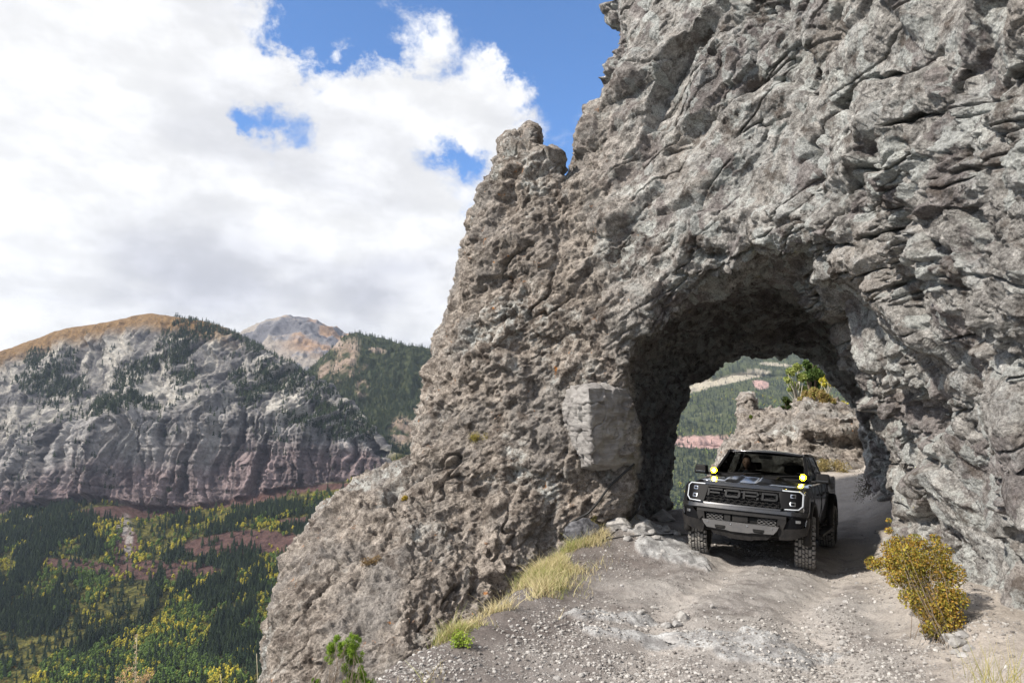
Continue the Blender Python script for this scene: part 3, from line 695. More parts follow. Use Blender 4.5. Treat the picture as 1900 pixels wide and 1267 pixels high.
def scatter_mesh(name, protos, pos, h, col, mat):
    """many small trees as one mesh"""
    V, Fc, C = [], [], []; off = 0; sel = rng.integers(0, len(protos), len(pos))
    for j, (pv, pf) in enumerate(protos):
        m = sel == j; n = m.sum()
        if not n: continue
        a = rng.uniform(0, 6.3, n); c, s = np.cos(a), np.sin(a); hh = h[m]; wd = hh * rng.uniform(.8, 1.25, n)
        x = (pv[None, :, 0] * c[:, None] - pv[None, :, 1] * s[:, None]) * wd[:, None]; y = (pv[None, :, 0] * s[:, None] + pv[None, :, 1] * c[:, None]) * wd[:, None]; z = pv[None, :, 2] * hh[:, None]
        v = np.stack([x, y, z], -1) + pos[m][:, None]
        V.append(v.reshape(-1, 3)); Fc.append((pf[None] + (np.arange(n) * len(pv))[:, None, None] + off).reshape(-1, 3)); C.append(np.repeat(col[m], len(pv), 0)); off += n * len(pv)
    me = mesh_np(name, np.concatenate(V), np.concatenate(Fc), False); attr(me, 'tint', np.concatenate(C)); return link(name, me, mat)
def sample(G, U, dens, n, umin=None):
    """n points on a terrain grid, weighted by density x picture area"""
    px, py, t = proj(G)
    cx = (G[1:, 1:] + G[:-1, :-1]) / 2; a = np.abs((px[:-1, 1:] - px[:-1, :-1]) * (py[1:, :-1] - py[:-1, :-1])); w_ = dens[:-1, :-1] * a * (t[:-1, :-1] > 100)
    w_ = w_.ravel() / w_.sum(); k = rng.choice(w_.size, n, p=w_); i, j = np.unravel_index(k, a.shape); s, q = rng.random(n), rng.random(n)
    s, q = s[:, None], q[:, None]
    return (G[i, j] * (1 - s) + G[i + 1, j] * s) * (1 - q) + (G[i, j + 1] * (1 - s) + G[i + 1, j + 1] * s) * q
M_con = leaf_mat('conifer_foliage', None, None, 'tint', 0); M_asp = leaf_mat('aspen_foliage', None, None, 'tint', .2)
CON = [conifer_proto(s) for s in range(5)]; CONS = [conifer_proto(s, 3, 4) for s in range(4)]; ASP = [aspen_proto(s) for s in range(5)]; ASPS = [aspen_proto(s, 2) for s in range(4)]
def ctint(n, a=(.016, .030, .014), b=(.045, .065, .026)): return lerp(np.array([a] * n), b, rng.random(n) ** 1.3)
PXA, PYA, _ = proj(GA2); sh = UA.shape
tn1 = nz(GA / 100, (1.6, 1.6, 1.6), 4, 301, .6); tn2 = nz(GA / 100, (3.5, 3.5, 1.2), 3, 302, .6)
UPC = [(90, 690, 55, 22, -32), (60, 665, 30, 14, -20), (215, 735, 50, 12, -35), (120, 720, 45, 22, -30), (250, 690, 60, 14, -38), (300, 655, 50, 18, -52), (335, 640, 45, 22, -60), (360, 610, 40, 14, 20), (420, 622, 46, 10, 28), (480, 650, 50, 10, 30), (540, 682, 50, 12, 28), (600, 720, 40, 12, 40),
       (650, 765, 40, 12, 45), (520, 700, 45, 28, 10), (470, 730, 30, 14, -30), (250, 745, 40, 14, 15), (200, 752, 40, 10, 0), (590, 750, 30, 22, 40), (560, 780, 40, 12, 10), (340, 690, 22, 20, -50), (30, 700, 30, 12, 0), (620, 790, 40, 20, 20), (440, 700, 14, 20, -40), (230, 720, 16, 30, -35), (680, 800, 14, 20, 40)]
dcon_up = ell(PXA, PYA, UPC, .5) * ss(tn1, -.35, .1) * (1 - ss(VA, 3.3, 3.6))
dcon_up = np.maximum(dcon_up, .16 * ss(ledge, .7, .95) * ss(tn1, -.1, .2) * ss(VA, 2.8, 3.0) * (1 - ss(VA, 3.85, 3.97)))
dcon_up = np.maximum(dcon_up, .10 * ss(tn1, .0, .3) * ss(VA, 1.3, 1.8) * (1 - ss(VA, 3.0, 3.4)))
LOC = [(60, 960, 80, 26, -20), (120, 980, 70, 34, -30), (40, 1020, 80, 50, -10), (150, 1010, 40, 30, 0), (210, 955, 30, 16, 0), (20, 1090, 70, 50, 0), (90, 1060, 60, 30, -20), (350, 950, 40, 10, 0), (350, 985, 50, 22, -5), (430, 968, 55, 22, 0), (500, 985, 50, 14, 0), (560, 985, 45, 16, 0), (620, 950, 60, 22, -10), (520, 950, 60, 16, -5),
       (390, 1070, 45, 70, 12), (330, 1060, 40, 50, 0), (450, 1050, 40, 40, 10), (500, 1080, 40, 60, 14), (560, 1040, 40, 40, 0), (420, 1140, 46, 70, 12), (370, 1180, 46, 60, 10), (470, 1170, 50, 60, 8), (540, 1150, 40, 60, 0), (300, 1110, 26, 50, 20), (320, 1230, 60, 40, 0), (70, 1140, 60, 30, -20), (200, 1190, 60, 16, -20), (620, 1000, 40, 60, 0), (600, 1200, 60, 100, 0)]
grove = nz(GA / 100 @ np.array([[.85, 0, -.5], [0, 1, 0], [.5, 0, .85]]), (1.5, .8, .55), 3, 303, .55)
dlow = ell(PXA, PYA, LOC, .5) * ss(grove + .35 * tn2, -.16, .10) * ss(VA, 4.0, 4.08)
dlow = np.maximum(dlow, .05 * ss(VA, 4.0, 4.1)); dlow *= 1 - .80 * redm
gap = 1 - ell(PXA, PYA, [(290, 1150, 14, 140, 22), (250, 960, 60, 10, 0), (235, 1000, 30, 22, 0), (440, 930, 160, 9, -6)], .5); dlow = dlow * gap
dasp = (.25 + ell(PXA, PYA, [(200, 1000, 30, 20, -40), (180, 1080, 90, 34, -25), (240, 1050, 40, 30, 0), (500, 965, 26, 18, 0), (560, 945, 30, 10, 0), (600, 1000, 40, 20, 0), (300, 1160, 60, 110, 20), (480, 1070, 30, 60, 0), (440, 1220, 90, 60, 0), (540, 1180, 50, 80, 0), (120, 1230, 130, 40, -10), (60, 1180, 60, 30, 0), (330, 950, 40, 12, 0), (20, 1000, 30, 20, 0)], .5)) * ss(-grove + .3 * tn2, -.15, .15) * ss(VA, 4.0, 4.08) * (1 - .85 * redm)
gU = (1 - ss(UA, 820, 900)) * ss(UA, -260, -120)
p1 = sample(GA2, UA, dcon_up * gU, 12000); p2 = sample(GA2, UA, dlow * gU * (VA < 9), 10500); p3 = sample(GA2, UA, dasp * gU * (VA < 9), 9500)
p1b = sample(GA2, UA, ss(UA, 715, 735) * (1 - ss(UA, 900, 940)) * (VA < 4.1), 1500)
scrub = sample(GA2, UA, gU * ss(VA, 4.0, 4.1) * (VA < 9) * (.2 + ss(tn2, -.2, .3)) * (1 - .8 * redm), 16000)
p1 = np.concatenate([p1, p1b])
tagk = dict(kind='stuff')
tag(scatter_mesh('mountain_forest', CONS, p1 - [0, 0, 1.5], rng.uniform(13, 29, len(p1)), ctint(len(p1), (.014, .027, .014), (.042, .056, .022)), M_con), **tagk)
q = rng.random(len(scrub)); sc_col = lerp(lerp(np.array([[.07, .095, .025]] * len(scrub)), [.26, .20, .035], ss(q, .5, .62)), [.19, .09, .035], ss(q, .9, .93))
tag(scatter_mesh('mountain_scrub', [(v * [2.2, 2.2, 1] - [0, 0, .3], f) for v, f in ASPS], scrub, rng.uniform(2.0, 5.5, len(scrub)), sc_col, M_asp), **tagk)
pC = sample(GC2, UC, (1 - .93 * bareC) * (1 - ss(UC, 900, 960)) * ss(VC, .98, 1.0), 13000)
tag(scatter_mesh('ridge_forest', CONS, pC - [0, 0, 2], rng.uniform(17, 30, len(pC)), ctint(len(pC), (.02, .035, .02), (.045, .062, .03)), M_con), **tagk)
wD = (1 - .92 * ss(bareD, .3, .6)) * ss(UD, 1130, 1200) * (1 - ss(UD, 1700, 1760)) * ss(VD, 1.0, 1.1)
pD = sample(GD2, UD, wD, 17000); pDa = sample(GD2, UD, wD * ss(VD, 2.9, 3.2) * ss(nzb(GD, (.7, .7, .7), 3, 330), -.02, .18), 5600)
tag(scatter_mesh('valley_forest', CONS, pD - [0, 0, 2], rng.uniform(17, 32, len(pD)), ctint(len(pD), (.018, .030, .028), (.040, .056, .040)), M_con), **tagk)  # needle colour shifted to blue, so distance haze is part of the tint
q = rng.random(len(pDa)); tag(scatter_mesh('valley_aspens', ASPS, pDa, rng.uniform(13, 22, len(pDa)), lerp(lerp(np.array([[.13, .19, .06]] * len(pDa)), [.27, .31, .10], q), [.40, .33, .05], (q > .86) * 1.0), M_asp), **tagk)

# the nearest trees of the lower slope stand as trees of their own
def nearest(pts, n):
    px, py, t = proj(pts); vis = (px > 4) & (px < 530) & (py < 1262)
    o = np.argsort(np.where(vis, t, 1e9)); return o[:n], o[n:]
h2 = rng.uniform(16, 37, len(p2)); h3 = rng.uniform(9, 19, len(p3))
PXq, PYq, _ = proj(p3); q = rng.random(len(p3)); yel = ss(1.1 * fbm(p3 / 55, 3, 341) + .6 * (q - .5), -.02, .12)
c3 = lerp(lerp(np.array([[.075, .125, .026]] * len(p3)), [.115, .17, .035], rng.random(len(p3))), [.50, .41, .045], yel * (.4 + .6 * rng.random(len(p3))))
c2 = ctint(len(p2), (.011, .023, .011), (.034, .052, .019))
n2_, r2 = nearest(p2, 290); n3_, r3 = nearest(p3, 290)
tag(scatter_mesh('slope_conifers', CON, p2[r2] - [0, 0, 1], h2[r2], c2[r2], M_con), **tagk)
tag(scatter_mesh('slope_aspens', ASP, p3[r3] - [0, 0, 1], h3[r3], c3[r3], M_asp), **tagk)
def tree_kinds(name, protos, colors, base):
    out = []
    for c in colors:
        m = leaf_mat(base, c, tuple(x * 1.5 for x in c), None, 0 if name == 'conifer_tree' else .2)
        for pv, pf in protos: out.append(mesh_np(name, pv, pf, False)); out[-1].materials.append(m)
    return out
def plant_trees(pts, hs, meshes, sel, name, cat, labels, group):
    for i, (p, h) in enumerate(zip(pts, hs)):
        o = bpy.data.objects.new(name, meshes[sel[i]]); COL.objects.link(o); o.location = p - np.array([0, 0, 1.0])
        o.scale = (h * rng.uniform(.85, 1.2),) * 2 + (h,); o.rotation_euler = (0, 0, rng.uniform(0, 6.3)); tag(o, labels(sel[i]), cat, group)
mc = tree_kinds('conifer_tree', CON, [(.014, .027, .012), (.026, .042, .016)], 'spruce_foliage')
plant_trees(p2[n2_], h2[n2_], mc, rng.integers(0, len(mc), len(n2_)), 'conifer_tree', 'tree', lambda k: 'dark green conifer on the wooded slope below the red earth band', 'conifers on the lower slope')
ma = tree_kinds('aspen_tree', ASP, [(.075, .13, .028), (.15, .20, .04), (.40, .34, .04)], 'aspen_leaves')
sel = np.where(c3[n3_][:, 0] > .22, 2, np.where(rng.random(len(n3_)) > .5, 1, 0)) * 5 + rng.integers(0, 5, len(n3_))
for kk in (0, 1):
    mm = (sel >= 10) == bool(kk)
    plant_trees(p3[n3_][mm], h3[n3_][mm], ma, sel[mm], 'aspen_tree', 'tree', (lambda k: 'yellow aspen in autumn leaf among the conifers of the lower slope') if kk else (lambda k: 'small green aspen among the conifers of the lower slope'), 'yellow aspens on the lower slope' if kk else 'green aspens on the lower slope')
# ------------------------------------------------------------ the pickup truck (local axes: x to its left, y to its tail, z up; origin under the front axle)
def pmat(name, col, rough=.5, metal=0.0, coat=0.0, spec=.5, dust=0.0, emit=None, es=0):
    m = bpy.data.materials.new(name); m.use_nodes = True; t = NT(m.node_tree); b = t.n['Principled BSDF']
    b.inputs['Base Color'].default_value = (*col, 1); b.inputs['Roughness'].default_value = rough; b.inputs['Metallic'].default_value = metal
    b.inputs['Coat Weight'].default_value = coat; b.inputs['Coat Roughness'].default_value = .06; b.inputs['Specular IOR Level'].default_value = spec
    if emit: b.inputs['Emission Color'].default_value = (*emit, 1); b.inputs['Emission Strength'].default_value = es
    if dust:
        tcn = t.add('ShaderNodeTexCoord').outputs['Object']; n = t.noise(tcn, 7, 6, .7); n2 = t.noise(tcn, 60, 3, .6)
        z = t.add('ShaderNodeSeparateXYZ', i_0=t.add('ShaderNodeTexCoord').outputs['Object']).outputs[2]
        k = t.math('MULTIPLY', t.ss(t.math('ADD', n, t.math('MULTIPLY', n2, .35)), .45, .85), dust)
        k = t.math('MULTIPLY', k, t.ss(z, .35, 1.15, 1.0, .25))
        t.l.new(t.mix(k, col, (.30, .265, .23)), b.inputs['Base Color'])
        t.l.new(t.math('ADD', t.math('MULTIPLY', k, .5), rough), b.inputs['Roughness'])
    return m
M_paint = pmat('truck_paint', (.022, .023, .026), .26, .5, 1.0, .5, .10)
M_blk = pmat('black_plastic', (.008, .008, .009), .55, 0, 0, .25, .07)
M_gloss = pmat('gloss_black', (.005, .005, .006), .5, 0, 0, .12)
M_dark = pmat('cavity_black', (.006, .006, .006), .8)
M_let = pmat('grille_lettering', (.010, .0105, .012), .6, .0, 0, .25)
M_skid = pmat('skid_metal', (.16, .16, .165), .45, .6, 0, .5, .2)
M_drl = pmat('daytime_light', (.45, .47, .50), .3, 0, 0, .5, 0, (.9, .95, 1), .10)
M_lens = pmat('projector_lens', (.55, .57, .6), .08, .9)
M_rub = pmat('tyre_rubber', (.030, .029, .028), .9)
M_trd = pmat('tyre_tread', (.27, .255, .235), .95, 0, 0, .3, 0)
M_rim = pmat('wheel_rim', (.06, .06, .065), .35, .8)
M_amb = pmat('amber_lamp', (1, .8, .05), .3, 0, 0, .5, 0, (1.0, .74, .0), 40)
M_ambc = pmat('amber_core', (1, .95, .5), .3, 0, 0, .5, 0, (1.0, .97, .55), 120)
M_seat = pmat('seat_fabric', (.03, .03, .032), .8)
def glass_mat(name, tint):
    m = bpy.data.materials.new(name); m.use_nodes = True; t = NT(m.node_tree); t.n.remove(t.n['Principled BSDF'])
    tr = t.add('ShaderNodeBsdfTransparent', i_Color=(*tint, 1)); g = t.add('ShaderNodeBsdfGlossy', i_Roughness=.02)
    fr = t.add('ShaderNodeFresnel', i_IOR=1.5); mx = t.add('ShaderNodeMixShader', i_0=fr.outputs[0])
    t.l.new(tr.outputs[0], mx.inputs[1]); t.l.new(g.outputs[0], mx.inputs[2]); t.l.new(mx.outputs[0], t.n['Material Output'].inputs[0]); return m
M_glass = glass_mat('tinted_glass', (.30, .32, .32)); M_lampg = glass_mat('lamp_glass', (.8, .8, .8))

class MB:
    def __init__(s): s.V = []; s.F = []
    def add(s, V, Fc):
        o = len(s.V); s.V += [tuple(v) for v in V]; s.F += [tuple(o + i for i in f) for f in Fc]; return s
    def box(s, c, d, rz=0.0, ry=0.0, rx=0.0, taper=1.0):
        M = Matrix.Rotation(rz, 3, 'Z') @ Matrix.Rotation(ry, 3, 'Y') @ Matrix.Rotation(rx, 3, 'X'); V = []
        for z in (-.5, .5):
            k = taper if z > 0 else 1
            for x, y in ((-.5, -.5), (.5, -.5), (.5, .5), (-.5, .5)): V.append(Vector(c) + M @ Vector((x * d[0] * k, y * d[1] * k, z * d[2])))
        return s.add(V, [(3, 2, 1, 0), (4, 5, 6, 7), (0, 1, 5, 4), (1, 2, 6, 5), (2, 3, 7, 6), (3, 0, 4, 7)])
    def prism(s, poly, d0, d1):
        """front-view polygon (x, z) between depths d0 and d1 (proud of the bodywork)"""
        n = len(poly); a = sum(poly[i][0] * poly[(i + 1) % n][1] - poly[(i + 1) % n][0] * poly[i][1] for i in range(n))
        if a < 0: poly = poly[::-1]
        V = [(x, -d1, z) for x, z in poly] + [(x, -d0, z) for x, z in poly]
        return s.add(V, [tuple(range(n)), tuple(range(2 * n - 1, n - 1, -1))] + [(i, i + n, (i + 1) % n + n, (i + 1) % n) for i in range(n)])
    def tube(s, pts, r, n=8, cap=True):
        pts = [Vector(p) for p in pts]; o = len(s.V); up = Vector((0, 0, 1))
        for i, p in enumerate(pts):
            d = (pts[min(i + 1, len(pts) - 1)] - pts[max(i - 1, 0)]).normalized()
            a = d.cross(up); a = a.normalized() if a.length > .05 else Vector((1, 0, 0)); b_ = d.cross(a).normalized(); rr = r[i] if hasattr(r, '__len__') else r
            for k in range(n):
                q = 2 * math.pi * k / n; s.V.append(tuple(p + a * math.cos(q) * rr + b_ * math.sin(q) * rr))
        for i in range(len(pts) - 1):
            for k in range(n):
                s.F.append((o + i * n + k, o + i * n + (k + 1) % n, o + (i + 1) * n + (k + 1) % n, o + (i + 1) * n + k))
        if cap: s.F.append(tuple(o + k for k in range(n))[::-1]); s.F.append(tuple(o + (len(pts) - 1) * n + k for k in range(n)))
        return s
    def lathe(s, prof, n=48, axis='x', c=(0, 0, 0)):
        """prof: (along axis, radius)"""
        o = len(s.V); m = len(prof)
        for i in range(n):
            a = 2 * math.pi * i / n
            for h, r in prof:
                s.V.append((c[0] + h, c[1] + r * math.cos(a), c[2] + r * math.sin(a)) if axis == 'x' else (c[0] + r * math.cos(a), c[1] + h, c[2] + r * math.sin(a)))
        for i in range(n):
            for j in range(m - 1):
                s.F.append((o + i * m + j, o + ((i + 1) % n) * m + j, o + ((i + 1) % n) * m + j + 1, o + i * m + j + 1))
        return s
    def mesh(s, name, smooth=False, recalc=True):
        me = bpy.data.meshes.new(name); me.from_pydata(s.V, [], s.F)
        if recalc:
            bm = bmesh.new(); bm.from_mesh(me); bmesh.ops.recalc_face_normals(bm, faces=bm.faces); bm.to_mesh(me); bm.free()
        for p in me.polygons: p.use_smooth = smooth
        return me
    def build(s, name, mat, parent=None, bevel=0, smooth=False, seg=2):
        o = link(name, s.mesh(name, smooth or bevel > 0), mat, parent)
        if bevel:
            m = o.modifiers.new('bevel', 'BEVEL'); m.width = bevel; m.segments = seg; m.limit_method = 'ANGLE'; m.angle_limit = math.radians(32); m.harden_normals = True
        return o
def empty(name, loc=(0, 0, 0), rot=(0, 0, 0), parent=None):
    o = bpy.data.objects.new(name, None); COL.objects.link(o); o.location = loc; o.rotation_euler = rot; o.empty_display_size = .2
    if parent: o.parent = parent
    return o
def sst(x, a, b):
    t = min(1, max(0, (x - a) / (b - a))); return t * t * (3 - 2 * t)
def front_y(x, z):
    ax = abs(x); return -.90 + .15 * sst(z, .72, 1.26) + .05 * sst(.6 - z, 0, .3) + .10 * ax * ax + 1.9 * max(0, ax - .74) ** 2
def bend(mb, step=.05):
    """cut the flat panels every few centimetres and lay them round the curved front"""
    me = mb.mesh('t'); bm = bmesh.new(); bm.from_mesh(me)
    xs_ = [v.co.x for v in bm.verts]; x = math.ceil(min(xs_) / step) * step
    while x < max(xs_):
        bmesh.ops.bisect_plane(bm, geom=bm.verts[:] + bm.edges[:] + bm.faces[:], plane_co=(x + 1e-4, 0, 0), plane_no=(1, 0, 0)); x += step
    for v in bm.verts: v.co.y += front_y(v.co.x, v.co.z)
    bmesh.ops.recalc_face_normals(bm, faces=bm.faces); out = bpy.data.meshes.new('t'); bm.to_mesh(out); bm.free(); bpy.data.meshes.remove(me); return out
def front(name, mb, mat, parent, bevel=.006, step=.05):
    me = bend(mb, step); me.name = name
    for p in me.polygons: p.use_smooth = True
    o = link(name, me, mat, parent)
    if bevel:
        m = o.modifiers.new('bevel', 'BEVEL'); m.width = bevel; m.segments = 2; m.limit_method = 'ANGLE'; m.angle_limit = math.radians(35); m.harden_normals = True
    return o
mir = lambda poly: [(-x, z) for x, z in poly][::-1]

truck = empty('pickup_truck')
tag(truck, 'dark grey off-road pickup truck driving out of the rock tunnel with two yellow lamps lit', 'pickup truck')
WB, WR = 3.27, .425
def body_loft():
    #      y     zb   wb   wm   z1   z2   wsh  zsh   wt   zt   zc
    S = [(-.66, .60, .62, .80, .80, 1.00, .78, 1.13, .66, 1.175, 1.185), (-.52, .50, .74, .88, .80, 1.04, .84, 1.17, .70, 1.215, 1.225), (-.30, .46, .84, .925, .80, 1.06, .88, 1.20, .735, 1.245, 1.26), (0, .45, .86, .94, .80, 1.08, .90, 1.215, .76, 1.262, 1.28),
         (.35, .42, .87, .935, .80, 1.08, .905, 1.225, .78, 1.275, 1.295), (.62, .42, .87, .93, .80, 1.08, .90, 1.235, .80, 1.28, 1.28), (1.6, .42, .87, .93, .80, 1.06, .895, 1.24, .80, 1.275, 1.275), (2.62, .42, .87, .93, .80, 1.06, .90, 1.25, .82, 1.285, 1.285),
         (2.66, .42, .87, .93, .80, 1.06, .915, 1.30, .86, 1.325, 1.30), (4.2, .48, .87, .93, .80, 1.06, .915, 1.31, .86, 1.335, 1.31), (4.32, .52, .84, .91, .80, 1.06, .90, 1.30, .85, 1.325, 1.30)]
    mb = MB(); R = []
    fine = []
    for a, b_ in zip(S[:-1], S[1:]):
        n = max(1, int((b_[0] - a[0]) / .09))
        for k in range(n): fine.append([a[i] + (b_[i] - a[i]) * k / n for i in range(11)])
    fine.append(list(S[-1]))
    for y, zb, wb, wm, z1, z2, wsh, zsh, wt, zt, zc in fine:
        h = [(wb * .5, zb), (wb, zb), (wb + (wm - wb) * .7, zb + (z1 - zb) * .45), (wm, z1), (wm + .004, (z1 + z2) / 2), (wm - .008, z2), (wsh + .01, (z2 + zsh) / 2 + .01), (wsh, zsh), ((wsh + wt) / 2, (zsh + zt) / 2 + .012), (wt, zt), (wt * .55, zt + (zc - zt) * .75), (0, zc)]
        ring = [(x, y, z) for x, z in h] + [(-x, y, z) for x, z in h[:-1][::-1]]
        o = len(mb.V); mb.V += ring; R.append(o)
    n = 23
    for a, b_ in zip(R[:-1], R[1:]):
        for k in range(n): mb.F.append((a + k, a + (k + 1) % n, b_ + (k + 1) % n, b_ + k))
    mb.F.append(tuple(R[0] + k for k in range(n))); mb.F.append(tuple(R[-1] + k for k in range(n))[::-1])
    return mb
def cutter(mb):
    o = link('cutter', mb.mesh('cutter'), M_dark); o.hide_render = True; return o
def cyl_x(cx, cy, cz, r, wdt, n=40):
    return MB().lathe([(-wdt / 2, .0001), (-wdt / 2, r), (wdt / 2, r), (wdt / 2, .0001)], n, 'x', (cx, cy, cz))
ob = body_loft().build('body', M_paint, None, 0, True)
cut = MB()
for sx in (-1, 1):
    for cy in (0, WB):
        c = cyl_x(sx * .80, cy, WR + .03, .515, .56, 44); cut.add(c.V, c.F)
        cut.add(*(lambda q: (q.V, q.F))(MB().box((sx * .80, cy, .36), (.555, 1.0, .40))))
# load bed hollow and cabin hollow
cut.box((0, 3.47, 1.26), (1.56, 1.50, .5)); cut.box((0, 1.58, 1.12), (1.60, 1.92, .60))
co = cutter(cut)
bm_ = ob.modifiers.new('b', 'BOOLEAN'); bm_.operation = 'DIFFERENCE'; bm_.object = co; bm_.solver = 'EXACT'; bm_.use_self = True
dg = bpy.context.evaluated_depsgraph_get(); me = bpy.data.meshes.new_from_object(ob.evaluated_get(dg)); me.name = 'body'
bpy.data.objects.remove(ob); bpy.data.objects.remove(co)
me.materials.clear()
body = link('body', me, M_paint, truck)
mm = body.modifiers.new('bevel', 'BEVEL'); mm.width = .008; mm.segments = 2; mm.limit_method = 'ANGLE'; mm.angle_limit = math.radians(40); mm.harden_normals = True
for p in me.polygons: p.use_smooth = True
# door seams and handles on both sides
for s in (-1, 1):
    for y0, y1 in ((.62, 1.62), (1.64, 2.56)):
        d = MB()
        X = s * .9415
        for k in range(2): d.box((X - s * .006, (y0, y1)[k], .86), (.008, .010, .74))
        d.box((X - s * .006, (y0 + y1) / 2, .485), (.008, y1 - y0 + .01, .010))
        o = d.build('door_seam', M_dark, body)
        MB().box((s * .955, y1 - .17, 1.06), (.035, .19, .035)).build('door_handle', M_blk, body, .01)
    MB().box((s * .985, 1.60, .40), (.15, 1.75, .05)).box((s * .90, 1.0, .41), (.12, .06, .04)).box((s * .90, 2.2, .41), (.12, .06, .04)).build('side_step', M_blk, truck, .015)
# flared arches
for s in (-1, 1):
    for cy in (0, WB):
        mb = MB(); n = 26; prof = [(.905, .548, 0), (.97, .56, 0), (1.012, .535, 0), (1.018, .500, 0), (1.005, .485, 0), (.90, .49, 0)]; R = []
        for i in range(n + 1):
            a = math.radians(-24 + 228 * i / n); k = 1.0
            R.append(len(mb.V))
            for (x, r, _) in prof:
                cz = max(.34, WR + .03 + math.sin(a) * r); mb.V.append((s * x, cy + math.cos(a) * r, cz))
        for a_, b_ in zip(R[:-1], R[1:]):
            for k in range(6): mb.F.append((a_ + k, a_ + (k + 1) % 6, b_ + (k + 1) % 6, b_ + k))
        mb.F.append(tuple(R[0] + k for k in range(6))); mb.F.append(tuple(R[-1] + k for k in range(6)))
        mb.build('wheel_arch', M_blk, truck, 0, True)
# hood with its raised centre and two vents
def hood_z(x, y):
    ax = abs(x); e = (y + .74) / 1.28
    z = 1.150 + .098 * min(1, max(0, (e + .02) / .62)) ** .9 + .042 * math.sin(min(1, e * 1.15) * math.pi / 2) - .055 * (ax / .8) ** 2.2 + .030 * (1 - sst(ax, .40, .47)) * sst(e, .04, .2) - .05 * sst(.10 - e, 0, .10)
    z += .035 * sst(e, .3, 1) + .014 * (sst(ax, .13, .17) - sst(ax, .36, .40)) * (1 if .35 < e < 2 else sst(e, .15, .35))
    return z
mb = MB(); nx, ny = 60, 34
for j in range(ny + 1):
    for i in range(nx + 1):
        v = j / ny; u = -1 + 2 * i / nx; y = -.745 + 1.29 * v; wd = .70 + .09 * sst(v, 0, .6)
        x = u * wd; mb.V.append((x, y + .10 * x * x * (1 - v), hood_z(x, y)))
for j in range(ny):
    for i in range(nx): a = j * (nx + 1) + i; mb.F.append((a, a + 1, a + nx + 2, a + nx + 1))
hood = mb.build('hood', M_paint, truck, 0, True); m_ = hood.modifiers.new('s', 'SOLIDIFY'); m_.thickness = .03; m_.offset = -1
for s in (-1, 1):
    v_ = MB()
    for k in range(5): v_.box((s * .30, -.02 + .05 * k, hood_z(.30, -.02 + .05 * k) + .004), (.22, .028, .012), rx=.35)
    v_.build('hood_vent', M_blk, hood, .003)
cw = MB(); cw.box((0, .60, 1.325), (1.50, .16, .03), rx=.25).build('cowl', M_blk, truck, .008)
for s, x0, x1 in ((-1, -.55, .05), (1, .10, .68)):
    MB().tube([(x0, .56, 1.345), ((x0 + x1) / 2, .60, 1.362), (x1, .645, 1.380)], [.010, .009, .006], 6).build('wiper', M_blk, truck)
# front: grille, lettering, lamps, bumper
front('grille_backing', MB().prism([(-.60, .885), (.60, .885), (.66, .98), (.66, 1.19), (-.66, 1.19), (-.66, .98)], -.12, -.075), M_dark, truck)
gm = MB()
def zig(z, x0, x1, amp, per, th, d0, d1, mb, ph=0):
    n = int(round((x1 - x0) / (per / 4))); pts = []
    for i in range(n + 1):
        k = (i + ph) % 4; pts.append((x0 + (x1 - x0) * i / n, z + (amp if k in (1, 2) else -amp)))
    for (a, b_) in zip(pts[:-1], pts[1:]):
        mb.prism([(a[0], a[1] - th), (b_[0], b_[1] - th), (b_[0], b_[1] + th), (a[0], a[1] + th)], d0, d1)
for r in range(7):
    z = .915 + .042 * r; half = .585 if r < 2 else .635
    zig(z, -half, half, .009, .11, .0075, -.05, -.022 if r < 3 else -.03, gm, (r % 2) * 2)
front('grille_mesh', gm, M_blk, truck, 0, 5)
front('grille_frame', MB().prism([(-.62, 1.175), (.62, 1.175), (.60, 1.208), (-.60, 1.208)], -.05, .012).prism([(-.60, .868), (.60, .868), (.615, .893), (-.615, .893)], -.05, .012), M_paint, truck, .006)
front('grille_crossbar', MB().prism([(-.60, 1.142), (.60, 1.142), (.60, 1.160), (-.60, 1.160)], -.05, -.008), M_blk, truck, .003)
LH, LW, TH = .062, .25, .036
